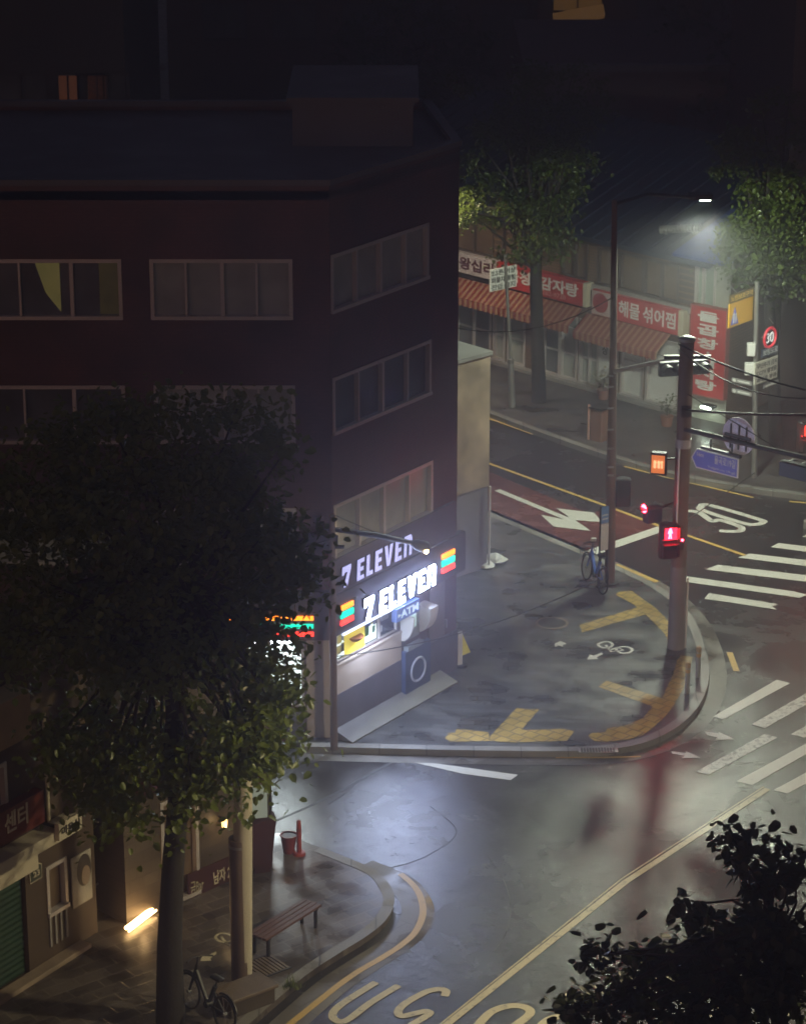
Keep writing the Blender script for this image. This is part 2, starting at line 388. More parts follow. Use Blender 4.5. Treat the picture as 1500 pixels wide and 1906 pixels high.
m_conc = M('grey_concrete', (.3, .29, .27), .7, var=.25, vs=1.7, bump=.3)
m_pole = M('pole_concrete', (.2, .18, .16), .65, var=.2, vs=1.2, bump=.2)
m_rust = M('pole_brown', (.16, .11, .085), .6, var=.25, vs=1.5, bump=.2)
m_steel = M('galvanised_steel', (.42, .42, .4), .38, .7, var=.15)
m_dark = M('dark_metal', (.03, .03, .032), .5, .2, var=.2)
m_black = M('black_plastic', (.015, .015, .016), .45, var=.2)
m_alu = M('aluminium_frame', (.6, .56, .54), .4, .3, var=.1)
m_cable = M('cable_rubber', (.012, .012, .012), .55, var=.1)
m_glass = M('dark_window_glass', (.12, .13, .14), .12, var=.6, vs=1.1, spec=.7)
m_glass2 = M('curtained_glass', (.36, .38, .36), .22, var=.35, vs=1.6, spec=.6)
m_brownglass = M('brown_curtained_glass', (.17, .12, .08), .25, var=.45, vs=1.3, spec=.6)
m_white_p = M('white_plastic', (.7, .7, .68), .45, var=.08)
m_cream = M('cream_panel', (.62, .56, .42), .55, var=.12)
m_red = M('red_sign_face', (.52, .035, .03), .5, var=.12, vs=1.2)
m_signw = M('sign_white', (.78, .78, .76), .5, var=.06)
m_ink = M('sign_black', (.02, .02, .02), .5)
m_blue = M('road_sign_blue', (.1, .12, .62), .45, var=.1)
m_wood = M('brown_slats', (.13, .065, .05), .5, var=.3, vs=4)
m_maroon = M('maroon_panel', (.06, .018, .018), .55, var=.25)
m_bark = M('tree_bark', (.03, .025, .02), .85, var=.4, vs=6, bump=.6, bs=18)
m_leaf = leaf_mat('plane_tree_leaf', (.15, .2, .035))
m_leaf2 = leaf_mat('ginkgo_leaf', (.078, .115, .026))
m_leafd = leaf_mat('dark_near_leaf', (.05, .065, .025))
m_roof = M('grey_roof_coating', (.12, .12, .13), .6, var=.35, vs=.9, rvar=.2)
m_blueroof = M('blue_roof_sheet', (.01, .02, .045), .45, var=.25, vs=1.2)
m_led = M('sign_letter_light', (.8, .85, .95), .4, emit=(.54, .64, 1.0), es=80)
m_side = M('letter_side', (.06, .06, .08), .5)
m_ledghost = M('ghost_letter_glow', (.5, .5, .62), .4, emit=(.5, .52, 1), es=.9)
m_or = M('sign_orange_light', (.8, .3, .02), .4, emit=(1, .22, .01), es=3.4)
m_gr = M('sign_green_light', (.02, .5, .3), .4, emit=(.0, .62, .36), es=2.2)
m_rd = M('sign_red_light', (.6, .02, .02), .4, emit=(1, .035, .02), es=3.2)
m_redlamp = M('signal_red_light', (.6, .02, .02), .4, emit=(1, .015, .03), es=75)
m_redhalo = M('signal_red_field', (.5, .01, .02), .4, emit=(1, .01, .025), es=9)
m_amber = M('countdown_amber_light', (.6, .2, .05), .4, emit=(1, .24, .05), es=.6)
m_lens = M('dark_lens', (.03, .03, .035), .2)
m_store = M('store_light_panel', (.8, .85, .9), .5, emit=(.8, .95, .95), es=1.4, var=.1)
m_warmled = M('warm_strip_light', (.9, .6, .3), .4, emit=(1, .62, .25), es=14)
m_redled = M('red_strip_light', (.9, .1, .05), .4, emit=(1, .09, .03), es=4)
m_lamp = M('street_lamp_light', (.9, .95, .9), .3, emit=(.8, 1, .8), es=35)
m_warm = M('warm_lamp_light', (.9, .7, .4), .3, emit=(1, .66, .25), es=60)
m_curt = M('lit_curtain', (.35, .33, .12), .8, emit=(.32, .29, .09), es=.13, var=.5, vs=1.5)
m_orangewin = M('lit_orange_window', (.4, .2, .1), .7, emit=(.6, .2, .08), es=.05, var=.5, vs=.8)

# ------------------------------------------------------------------ the ground
def tess(name, polys, z, mat, label=None):
    mb = MB()
    for p in polys: gpoly(mb, p, z)
    return struct(name, mb, mat)
g = MB(); g.quad((-150, -10, 0), (150, -10, 0), (150, 290, 0), (-150, 290, 0)); struct('road', g, m_road)

def to2(px, z=KERB): return [(G(u, v, z).x, G(u, v, z).y) for u, v in px]
# plaza in front of the corner shop
kerbB = smooth_px([(560, 1383), (640, 1384), (850, 1389), (1060, 1391), (1150, 1385), (1215, 1366), (1264, 1334), (1293, 1294), (1303, 1250), (1297, 1205), (1279, 1160), (1250, 1122), (1210, 1092), (1150, 1062), (1040, 1014), (905, 958), (800, 915)], 5)
kb = to2(kerbB)
plaza = MB(); plaza.prism(kb + [(-4, 72), (-20, 72), (-20, kb[0][1])], -.2, KERB); struct('plaza_pavement', plaza, m_pave)
def kerb(name, line, wid=.2, side=1, z=KERB + .006, mat=None):
    P = [Vector(p) for p in line]; N = len(P); A = []; B = []
    for i in range(N):
        t = (P[min(i + 1, N - 1)] - P[max(0, i - 1)]).normalized(); nn = Vector((t.y, -t.x)) * side
        A.append(P[i] - nn * .02); B.append(P[i] + nn * wid)
    mb = MB()
    mb.v = [Vector((*p, z)) for p in A] + [Vector((*p, z)) for p in B] + [Vector((*p, -.1)) for p in B]
    for i in range(N - 1):
        mb.f += [(i, i + 1, N + i + 1, N + i)[::-1 if side < 0 else 1], (N + i, N + i + 1, 2 * N + i + 1, 2 * N + i)[::-1 if side < 0 else 1]]
    return struct(name, mb, mat or m_kerb)
kerb('plaza_kerb', kb)
# near pavement on the left
kerbA = smooth_px([(596, 1578), (649, 1599), (700, 1622), (726, 1652), (732, 1680), (716, 1713), (681, 1742), (636, 1770), (572, 1812), (514, 1860), (455, 1912), (330, 2020), (160, 2170)], 6)
ka = to2(kerbA)
near = MB(); near.prism(ka + [(-16, ka[-1][1]), (-16, 58), G(350, 1560, KERB)[:2], G(525, 1550, KERB)[:2]], -.2, KERB); struct('shop_pavement', near, m_pave2)
kerb('shop_pavement_kerb', ka)
gut = MB(); ribbon(gut, [(p[0] + .46, p[1] - .2) for p in ka[4:]], .62, .004); struct('gutter', gut, m_gutter)
def band_along(name, line_, off, wid, mat, z=.004):
    P = [Vector(p) for p in line_]; N = len(P); o = []
    for i in range(N):
        t = (P[min(i + 1, N - 1)] - P[max(0, i - 1)]).normalized(); o.append(P[i] + Vector((t.y, -t.x)) * off)
    m_ = MB(); ribbon(m_, o, wid, z); return struct(name, m_, mat)
band_along('gutter', kb, .4, .4, m_gutter)
# far pavement below the restaurant
far_px = [(800, 722), (910, 763), (1000, 797), (1130, 842), (1270, 882), (1400, 905), (1500, 918), (1640, 934)]
kc = to2(smooth_px(far_px, 4))
farp = MB(); farp.prism(kc + [(26, 110), (-8, 110)], -.2, KERB); struct('restaurant_pavement', farp, m_pave3)
kerb('restaurant_kerb', kc, side=1)

# ------------------------------------------------------------------ road paint
Z1, Z2 = .004, .008
tess('red_lane', [[(800, 838), (915, 880), (1010, 920), (1100, 957), (1132, 945), (1223, 979), (1094, 1024), (1074, 1031), (905, 966), (790, 915)]], Z1, m_redlane)
def line(name, px, wid, mat=m_white, z=Z2, sm=0, closed=False, dx=0):
    pts = to2(smooth_px(px, sm, closed) if sm else px, z); mb = MB(); ribbon(mb, pts, wid, z, closed); return struct(name, mb, mat)
line('lane_line', [(790, 815), (911, 863), (1132, 943), (1222, 977), (1387, 1034)], .12, m_yellow)
line('edge_line', [(800, 733), (911, 779), (992, 808)], .1, m_yellow)
line('edge_line', [(1161, 868), (1240, 888), (1401, 926)], .1, m_yellow)
line('edge_line', [(1468, 933), (1600, 945)], .1, m_yellow)
line('edge_line', [(921, 971), (1022, 1002)], .1, m_ywhite)
line('edge_line', [(1145, 1051), (1223, 1083)], .16, m_yellow)
line('edge_line', [(1357, 1214), (1370, 1249)], .14, m_yellow)
line('edge_line', [(1034, 1410), (1120, 1410), (1192, 1408)], .07, m_yellow)
line('edge_line', [(440, 1985), (540, 1906), (646, 1822), (710, 1783), (748, 1758), (774, 1733), (787, 1700), (782, 1668), (767, 1645), (745, 1626)], .13, m_yellow, sm=5)
line('centre_line', [(700, 2002), (830, 1908), (1164, 1641), (1428, 1468)], .14, m_ywhite)
line('centre_line', [(690, 1997), (822, 1904), (1156, 1636), (1421, 1464)], .035, m_ywhite, z=Z2)
tess('stop_line', [[(1091, 1025), (1111, 1032), (1228, 991), (1225, 979)]], Z2, m_white)
tess('lane_dash', [[(770, 1419), (812, 1421), (964, 1442), (950, 1452), (860, 1440)]], Z2, m_white)
line('arrow_marking', [(925, 912), (1056, 966)], .2, m_white)
tess('arrow_marking', [[(1035, 946), (1105, 954), (1120, 972), (1070, 968), (1099, 988), (1030, 980), (1006, 958), (1046, 966), (1057, 961)]], Z2 + .004, m_white)
line('speed_marking', [(1304, 943), (1319, 940), (1410, 966), (1419, 972), (1406, 976), (1384, 974), (1310, 951)], .2, m_white, sm=5, closed=True)
line('speed_marking', [(1266, 954), (1284, 951), (1302, 955), (1318, 966), (1326, 970), (1340, 968), (1372, 978), (1380, 984), (1372, 989), (1338, 988)], .2, m_white, sm=5)
line('speed_marking', [(700, 1828), (640, 1866), (620, 1885), (624, 1898), (645, 1899), (690, 1866), (742, 1834)], .15, m_ywhite, sm=6)
line('speed_marking', [(827, 1854), (830, 1845), (818, 1841), (793, 1846), (755, 1867), (741, 1882), (748, 1891), (772, 1886), (793, 1882), (798, 1888), (764, 1908)], .15, m_ywhite, sm=5)
line('speed_marking', [(884, 1914), (913, 1884), (948, 1872), (978, 1875), (985, 1888), (950, 1914)], .17, m_ywhite, sm=5)
line('speed_marking', [(998, 1918), (1020, 1898), (1050, 1891), (1074, 1897), (1078, 1918)], .17, m_ywhite, sm=5)
def px5(*p): return [(880 + x / 2.419, 740 + y / 2.419) for x, y in p]
def px7(*p): return [(800 + x / 2.143, 1140 + y / 2.143) for x, y in p]
cw = [px5((1480, 626), (1520, 612), (1640, 624), (1640, 640)), px5((1338, 673), (1375, 655), (1640, 686), (1640, 712)), px5((1190, 720), (1245, 702), (1640, 748), (1640, 776)),
      px5((1045, 774), (1100, 753), (1640, 816), (1640, 846)), px5((950, 803), (950, 829), (1470, 901), (1505, 888), (1440, 872)), px5((1040, 906), (1062, 880), (1372, 930), (1345, 940), (1368, 955), (1150, 921))]
for q in cw: tess('crosswalk_stripe', [q], Z2, m_white)
cw2 = [(px7((1128, 415), (1382, 268), (1435, 282), (1170, 426)), m_white), (px7((1280, 446), (1500, 322), (1560, 290), (1620, 300), (1335, 461)), m_worn), (px7((1436, 486), (1620, 385), (1680, 395), (1492, 500)), m_worn),
       (px7((1060, 635), (1332, 485), (1386, 498), (1110, 648)), m_worn), (px7((1220, 673), (1500, 522), (1555, 533), (1285, 688)), m_white), (px7((1368, 709), (1620, 572), (1680, 585), (1425, 722)), m_white)]
for q, mt in cw2: tess('crosswalk_stripe', [q], Z2, mt)
tess('arrow_marking', [px7((1094, 474), (1150, 483), (1150, 476), (1216, 506), (1135, 508), (1146, 498), (1105, 489))], Z2, m_white)
tess('arrow_marking', [px7((960, 553), (1020, 561), (1018, 552), (1079, 579), (1000, 581), (1016, 572), (965, 563))], Z2, m_white)
m_seam = M('road_seam', (.012, .012, .012), .5)
line('road_seam', [(498, 1534), (560, 1508), (610, 1484), (660, 1458), (720, 1424), (790, 1392)], .07, m_seam, z=.003, sm=4)
line('road_seam', [(660, 1460), (640, 1478), (612, 1496)], .05, m_seam, z=.0034, sm=4)
line('road_seam', [(905, 1590), (938, 1640), (950, 1690), (940, 1740), (915, 1775)], .02, m_gutter, z=.003, sm=5)
line('road_seam', [(800, 1500), (850, 1548), (800, 1590), (740, 1612), (690, 1618)], .03, m_seam, z=.003, sm=5)
for q in ([(690, 1480), (760, 1462), (838, 1478), (770, 1500)], [(980, 1520), (1080, 1500), (1150, 1540), (1040, 1562)], [(1180, 900), (1260, 918), (1210, 934), (1130, 915)]): tess('road_patch', [q], .003, m_patch)
# yellow tactile paving on the plaza
ZT = KERB + .005
tess('tactile_paving', [px7((60, 501), (75, 480), (100, 480), (108, 464), (150, 468), (235, 478), (236, 512), (80, 516)), px7((237, 512), (240, 494), (345, 381), (390, 386), (436, 386), (365, 468), (420, 468), (470, 466), (520, 464), (577, 472), (545, 512), (330, 518)),
     px7((630, 494), (645, 480), (700, 478), (706, 462), (770, 452), (800, 444), (850, 420), (886, 376), (926, 342), (950, 286), (970, 245), (985, 190), (1000, 170), (1048, 178), (1032, 235), (1012, 300), (975, 365), (940, 412), (890, 458), (850, 488), (790, 506), (700, 516), (655, 512)),
     px7((672, 296), (705, 271), (926, 341), (887, 375)),
     px5((640, 885), (660, 874), (715, 870), (760, 905), (812, 940), (850, 975), (880, 1010), (930, 1100), (880, 1100), (860, 1060), (800, 1000), (775, 975), (742, 945), (710, 925)),
     px5((478, 1024), (492, 1057), (774, 977), (741, 944))], ZT, m_tact)
# small painted bicycle-path marks
line('bicycle_marking', px7((670, 128), (690, 118), (715, 118), (728, 128), (715, 139), (688, 140)), .07, m_white, z=ZT, sm=4, closed=True)
line('bicycle_marking', px7((742, 148), (760, 137), (790, 138), (806, 148), (795, 159), (765, 162)), .07, m_white, z=ZT, sm=4, closed=True)
line('bicycle_marking', px7((700, 130), (722, 156), (770, 150), (748, 139), (716, 150)), .07, m_white, z=ZT)
tess('arrow_marking', [px7((625, 188), (638, 168), (652, 172), (683, 160), (690, 166), (664, 179), (672, 186))], ZT, m_white)
tess('path_marking', [px7((497, 124), (520, 114), (545, 124), (528, 130), (532, 137), (510, 131), (500, 138))], ZT, m_white)
line('bicycle_marking', [(402, 1743), (412, 1737), (428, 1740), (434, 1748), (420, 1754), (406, 1750)], .05, m_ywhite, z=ZT, sm=4, closed=True)
line('bicycle_marking', [(412, 1743), (422, 1756), (434, 1762)], .05, m_ywhite, z=ZT)
tess('arrow_marking', [[(373, 1789), (378, 1777), (386, 1779), (402, 1771), (404, 1775), (392, 1784), (394, 1788)]], ZT, m_ywhite)
tess('path_marking', [[(350, 1808), (362, 1804), (372, 1806), (360, 1811)]], ZT, m_ywhite)

# ------------------------------------------------------------------ the corner building with the shop
PC = G(622, 1372, KERB); PR = G(848, 1243, KERB)
WR = Wall(PC, PR); WL = Wall((PC.x - 16, PC.y), PC)
ZR = V(612, 345, PC.y).z
bld = thing('corner_building', 'dark red tiled four storey building with the lit shop at its street corner', 'building', (PC.x, PC.y, 0))
def window(par, W, h, mulls, glass, name='window', fr=.045, depth=.1, mw=.045, wide=(), frm=None):
    s0, s1, z0, z1 = h
    p = MB(W.F); p.quad((s0, depth, z0), (s1, depth, z0), (s1, depth, z1), (s0, depth, z1)); po = p.build(name, glass, par)
    f = MB(W.F)
    y0, y1 = -.025, depth - .005
    f.box(s0 - .03, s1 + .03, y0, y1, z1 - fr, z1 + .03); f.box(s0 - .03, s1 + .03, y0 - .03, y1, z0 - .03, z0 + fr)
    f.box(s0 - .03, s0 + fr, y0, y1, z0 + fr, z1 - fr); f.box(s1 - fr, s1 + .03, y0, y1, z0 + fr, z1 - fr)
    for i, m in enumerate(mulls):
        k = mw * (1.7 if i in wide else 1); f.box(m - k / 2, m + k / 2, y0 + .005, y1, z0 + fr, z1 - fr)
    f.build('frame', frm or m_alu, po); return po
holesR = []; winR = []
for (ul, vt, vb, ur, mu, gl) in [(615, 478, 582, 795.5, (658.6, 699, 748.5), m_glass2), (620, 706, 808, 800, (658.6, 704, 752), m_glass), (622, 943, 1042, 803, (662.6, 705.6, 757), m_glass2)]:
    h = WR.rect(ul, vt, vb, ur); h = (max(.06, h[0]), h[1], h[2], h[3]); holesR.append(h)
    winR.append((h, [h[0] + (h[1] - h[0]) * k for k in (.25, .5, .76)], gl))
zF0 = WR.sz(628, 1175)[1]   # underside of the shop fascia
hs = (.1, WR.sz(742, 1150)[0], zF0 - .74, zF0 - .04); holesR.append(hs)
mb = MB(WR.F); wall_holes(mb, 0, WR.len, 0, ZR, holesR)
holesL = []; winL = []
for (ul, ur, vt, vb, mu, gls) in [(281, 543, 485, 592, (345, 413, 477), m_glass2), (-40, 227, 485, 592, (35, 132), m_glass), (289, 548, 720, 822, (351, 419, 481), m_glass2), (-30, 234, 720, 823, (45, 138), m_glass), (290, 550, 948, 1048, (355, 422, 485), m_glass), (-25, 236, 948, 1048, (50, 140), m_glass2), (-330, -95, 485, 592, (-210,), m_glass), (-330, -90, 720, 823, (-210,), m_glass2)]:
    s0, z1 = WL.sz(ul, vt); s1, z0 = WL.sz(ur, vb); holesL.append((s0, s1, z0, z1)); winL.append(((s0, s1, z0, z1), [WL.sz(u, vt)[0] for u in mu], gls))
sl0 = WL.sz(440, 1200)[0]; sl1 = WL.sz(563, 1200)[0]
zl1 = WL.sz(500, 1185)[1]; zl0 = WL.sz(500, 1310)[1]
holesL.append((sl0, sl1, zl0, zl1))
ml = MB(WL.F); wall_holes(ml, 0, WL.len, 0, ZR, holesL)
mb.v += [WR.F.inverted() @ (WL.F @ v) for v in ml.v]; k0 = len(mb.v) - len(ml.v); mb.f += [tuple(i + k0 for i in f) for f in ml.f]
# back and side walls
b1 = Vector((PR.x - .6, 60.9, 0)); b0 = Vector((PC.x - 16, 60.9, 0)); a0 = Vector((PC.x - 16, PC.y, 0))
Wi = WR.F.inverted()
def up(v, z): return Wi @ Vector((v.x, v.y, z))
for p, q in ((PR, b1), (b1, b0), (b0, a0)): mb.quad(up(p, 0), up(q, 0), up(q, ZR), up(p, ZR))
mb.build('wall', m_brickwall, bld)
rf = MB(); rf.prism([(a0.x, a0.y), (PC.x, PC.y), (PR.x, PR.y), (b1.x, b1.y), (b0.x, b0.y)], ZR - .3, ZR - .12); ro = rf.build('roof', m_roof, bld)
pp = MB()
cor = [a0, PC, PR, b1, b0, a0]
for i in range(5):
    d = (cor[i + 1] - cor[i]); L = Vector((d.x, d.y, 0)).length; Wp = Wall(cor[i], cor[i + 1]); q = MB(Wp.F)
    q.box(-.03, L + .03, -.05, .16, ZR + .001, ZR + .12); pp.add([Wp.F @ v for v in q.v], q.f)
pp.build('parapet', m_roof, bld)
ph = MB(); pa = G(545, 262, ZR); pb = G(790, 250, ZR); ph.box(pa.x, pb.x - .25, pa.y, 60.6, ZR - .12, ZR + .85); ph.box(pa.x - .12, pb.x - .13, pa.y - .12, 60.7, ZR + .85, ZR + .95); ph.build('rooftop_room', m_roof, bld)
for h, mu, gl in winR: window(bld, WR, h, mu, gl, wide=(1,))
for i, (h, mu, gl) in enumerate(winL):
    wo = window(bld, WL, h, mu, gl, wide=(1,))
    if i == 1:
        s = [WL.sz(u, 540)[0] for u in (66, 112, 128, 152, 185, 224)]
        c = MB(WL.F); c.plate([(s[0], h[3] - .05), (s[1], h[3] - .05), (s[1], h[2] + .1), (s[0] + .2, h[2] + .5)], .094, .098)
        c.build('lit_curtain', m_curt, wo)
        c = MB(WL.F); c.box(s[4], s[5], .092, .098, h[2] + .06, h[3] - .05); c.build('curtain', M('dim_curtain', (.2, .2, .08), .8, emit=(.2, .18, .06), es=.03, var=.6), wo)
# shop front on the street side
fz1 = WR.sz(628, 1100)[1]
xe = WR.len + .12
fas = MB(WR.F); fas.box(-.14, xe, -.16, -.002, zF0, fz1); fas.build('shop_fascia', M('fascia_dark_blue', (.1, .1, .14), .4, var=.2), bld)
bz1 = WR.sz(628, 1062)[1]; gz1 = bz1 + .32
fas2 = MB(WR.F); fas2.box(-.02, xe - .3, -.1, -.002, fz1 + .002, gz1); fas2.build('upper_fascia', M('fascia_grey_blue', (.11, .1, .15), .45, var=.2), bld)
sf = MB(WR.F); sf.box(.1, hs[1], -.2, -.162, zF0 - .045, zF0 - .002); sf.build('soffit_light', M('soffit_tube_light', (.8, .85, .95), .4, emit=(.6, .72, 1), es=2.2), bld)
lampobj('soffit_glow', 'AREA', WR.pt(hs[1] * .45, -.45, zF0 - .1), 70, (.62, .74, 1), bld, (R(28), 0, WR.ang + R(180)), size=.5)
zd1 = WR.sz(630, 1290)[1]
pn = MB(WR.F); pn.box(.0, hs[1] + .05, -.035, -.002, zd1, hs[2] - .05); pn.box(.0, hs[1] + .05, -.06, -.002, hs[2] - .045, hs[2] - .002); pn.build('stall_riser', m_beige, bld)
pn = MB(WR.F); pn.box(.0, WR.len, -.045, -.002, KERB, zd1 - .003); pn.build('dado', m_dado, bld)
st = MB(WR.F); st.add([(-.05, -.52, KERB - .02), (WR.len * .85, -.52, KERB - .02), (WR.len * .85, -.047, KERB - .02), (-.05, -.047, KERB - .02), (-.05, -.52, KERB + .03), (WR.len * .85, -.52, KERB + .03), (WR.len * .85, -.047, KERB + .2), (-.05, -.047, KERB + .2)], [(0, 3, 2, 1), (4, 5, 6, 7), (0, 1, 5, 4), (1, 2, 6, 5), (2, 3, 7, 6), (3, 0, 4, 7)]); st.build('ramp', M('ramp_concrete', (.17, .165, .16), .5, var=.35, vs=2, bump=.3), bld)
d0 = WR.sz(797, 1180)[0]; d1 = min(WR.len - .5, d0 + .75)
dr = MB(WR.F); dr.box(d0, d1, -.03, -.002, zd1, 2.55); dd = dr.build('side_door', M('grey_door', (.2, .17, .16), .5), bld)
dr = MB(WR.F); dr.box(d0 + .6, d0 + .65, -.07, -.032, 1.3, 1.5); dr.build('handle', m_steel, dd)
# lit interior seen through the shop window
gl = MB(WR.F); gl.quad((hs[0], .6, hs[2] - .3), (hs[1], .6, hs[2] - .3), (hs[1], .6, hs[3] + .2), (hs[0], .6, hs[3] + .2)); io = gl.build('shop_interior', m_store, bld)
it = MB(WR.F)
rr = random.Random(3)
m_goods = [M('goods_%s' % n, c, .5, var=.3) for n, c in (('red', (.5, .08, .06)), ('green', (.1, .35, .12)), ('yellow', (.7, .55, .08)), ('blue', (.08, .15, .45)), ('dark', (.05, .05, .06)), ('white', (.7, .7, .7)))]
for j, mt in enumerate(m_goods):
    it = MB(WR.F)
    for k in range(9):
        s = hs[0] + rr.random() * (hs[1] - hs[0] - .2); z = hs[2] + rr.choice((.02, .26, .48)); it.box(s, s + rr.uniform(.08, .3), .4 - j * .03, .42 - j * .03, z, z + rr.uniform(.1, .2))
    it.build('stock', mt, io)
gp = MB(WR.F)
for s in (hs[0], hs[0] + (hs[1] - hs[0]) * .4, hs[0] + (hs[1] - hs[0]) * .72, hs[1]): gp.box(s - .025, s + .025, .05, .1, hs[2] + .03, hs[3] - .03)
gp.box(hs[0] - .02, hs[1] + .02, .05, .1, hs[2], hs[2] + .03); gp.box(hs[0] - .02, hs[1] + .02, .05, .1, hs[3] - .03, hs[3]); gp.build('window_bars', m_alu, bld)
# lit window and striped sign on the left front
si = MB(WL.F); si.quad((sl0, .5, zl0 - .1), (sl1, .5, zl0 - .1), (sl1, .5, zl1 + .1), (sl0, .5, zl1 + .1)); so_ = si.build('shop_interior', M('store_light_panel_bright', (.8, .85, .9), .5, emit=(.85, 1, .95), es=1.2), bld)
sh = MB(WL.F)
for k in range(5): sh.box(sl0, sl1, .32, .48, zl0 + .05 + k * .3, zl0 + .07 + k * .3)
for k in range(30):
    s = sl0 + rr.random() * (sl1 - sl0 - .1); z = zl0 + .072 + rr.randrange(5) * .3; sh.box(s, s + rr.uniform(.05, .12), .34, .42, z, z + rr.uniform(.1, .2))
sh.build('stock', m_goods[5], so_)
gp = MB(WL.F)
for s in (sl0, (sl0 + sl1) / 2, sl1): gp.box(s - .03, s + .03, -.01, .1, zl0, zl1)
gp.box(sl0 - .05, sl1 + .05, -.03, .1, zl0 - .05, zl0); gp.build('window_bars', m_alu, bld)
lampobj('shop_window_light', 'AREA', WL.pt((sl0 + sl1) / 2, .3, zl1 - .05), 130, (.85, .98, 1), bld, (R(-58), 0, 0), size=.8)
pn = MB(WL.F); pn.box(sl1 + .08, WL.len, -.03, -.002, KERB, zF0 - .02); pn.build('corner_pier', m_beige, bld)
pn = MB(WL.F); pn.box(sl0 - 2, sl1 + .02, -.03, -.002, KERB, zl0 - .1); pn.build('lower_panel', m_dado, bld)

def stripes(W, s0, s1, z0, z1, par, y=-.2, y1=-.165):
    h = (z1 - z0) / 3
    for nm, mt, a in (('red_stripe', m_rd, 0), ('green_stripe', m_gr, 1), ('orange_stripe', m_or, 2)):
        q = MB(W.F); g_ = .1 * h if a == 1 else .19 * h
        q.box(s0, s1, y, y1, z0 + a * h + g_, z0 + (a + 1) * h - g_); q.build(nm, mt, par)
def seven(par, W, s0, s1, z0, z1, y0, y1, mat):
    """bold condensed sign letters cut from plates"""
    L = {'7': ([(0, 1), (1, 1), (1, .8), (.62, 0), (.2, 0), (.6, .7), (.3, .7), (.22, .6), (0, .6)], 1.),
         'E': ([(0, 0), (.8, 0), (.8, .2), (.36, .2), (.36, .41), (.72, .41), (.72, .6), (.36, .6), (.36, .8), (.8, .8), (.8, 1), (0, 1)], .8),
         'L': ([(0, 0), (.74, 0), (.74, .2), (.36, .2), (.36, 1), (0, 1)], .74),
         'V': ([(0, 1), (.36, 1), (.5, .36), (.64, 1), (1, 1), (.68, 0), (.32, 0)], 1.),
         'n': ([(0, 0), (.31, 0), (.31, .76), (.63, .76), (.63, 0), (.94, 0), (.94, .8), (.88, .94), (.74, 1), (0, 1)], .94)}
    seq = '7 ELEVEn'; gap = .26; tot = sum((.45 if c == ' ' else L[c][1] + gap) for c in seq) - gap
    k = (s1 - s0) / tot; x = s0
    for c in seq:
        if c == ' ': x += .45 * k; continue
        pts, wd = L[c]; q = MB(W.F); q.plate([(x + px_ * k + .06 * pz * (z1 - z0), z0 + pz * (z1 - z0)) for px_, pz in pts], y0, y1); lo_ = q.build('letter', m_side, par)
        q = MB(W.F); n0 = len(pts); A_ = sum(pts[i][0] * pts[(i + 1) % n0][1] - pts[(i + 1) % n0][0] * pts[i][1] for i in range(n0)); pf = pts if A_ > 0 else pts[::-1]
        q.add([(x + px_ * k + .06 * pz * (z1 - z0), y0 - .004, z0 + pz * (z1 - z0)) for px_, pz in pf], [tuple(range(n0))]); q.build('lit_face', mat, lo_); x += (wd + gap) * k
sA, zA = WR.sz(672, 1150, .16); sB, zB = WR.sz(804, 1092, .16)
zb = (zA + zB) / 2
sg = wthing(WR, 'shop_sign', 'bright white 7 ELEVEN letters with striped ends, below their ghost image on the shop corner', 'shop sign', sA, zb)
seven(sg, WR, sA, sB, zb, zb + .5, -.24, -.162, m_led)
a, b_, c, d = WR.rect(633, 1131, 1170, 656, .16); stripes(WR, a, b_, c + .03, d + .06, sg)
a2, b2, c2, d2 = WR.rect(821, 1046, 1086, 844, .16); stripes(WR, min(a2, xe - .42), min(b2, xe - .02), c + .03, d + .06, sg)
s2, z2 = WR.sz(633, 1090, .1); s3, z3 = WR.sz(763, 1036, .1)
sg2 = wthing(WR, 'shop_sign', 'dim lavender letters standing in for the window glass ghost of the bright 7 ELEVEN sign', 'shop sign', s2, (z2 + z3) / 2)  # added letters for the bright sign's ghost reflection, not a second sign
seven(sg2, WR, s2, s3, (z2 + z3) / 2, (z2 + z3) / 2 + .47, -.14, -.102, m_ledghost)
# striped band on the left front
zs1 = WL.sz(520, 1139)[1]; zs0 = WL.sz(520, 1183)[1]; sa = WL.sz(400, 1160)[0]; sb_ = WL.sz(584, 1160)[0]
bd = wthing(WL, 'shop_sign', 'orange, green and red lit striped band behind the big tree leaves', 'shop sign', sa, zs0)
q = MB(WL.F); q.box(sa - 3, WL.len - .02, -.12, -.002, zs0 - .06, zs1 + .5); q.build('backing', MATS['fascia_dark_blue'], bd)
h = (zs1 - zs0) / 3
for nm, mt, k in (('red_stripe', m_rd, 0), ('green_stripe', m_gr, 1), ('orange_stripe', m_or, 2)):
    q = MB(WL.F); q.box(sa, sb_, -.16, -.122, zs0 + k * h + .045, zs0 + (k + 1) * h - .045); q.build(nm, mt, bd)
# yellow poster in the window
a, b_, c, d = WR.rect(641, 1164, 1222, 679, -.03)
po = wthing(WR, 'window_poster', 'yellow noodle poster behind the shop window', 'poster', a, c)
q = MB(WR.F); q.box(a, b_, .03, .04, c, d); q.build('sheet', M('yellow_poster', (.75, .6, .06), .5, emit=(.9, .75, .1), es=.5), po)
q = MB(WR.F); q.tube([((a + b_) / 2, .025, c + .24), ((a + b_) / 2, .025, c + .32), ((a + b_) / 2, .025, c + .35)], [.09, .19, .2], 14); bo = q.build('bowl_print', M('bowl_brown', (.3, .1, .04), .5), po)
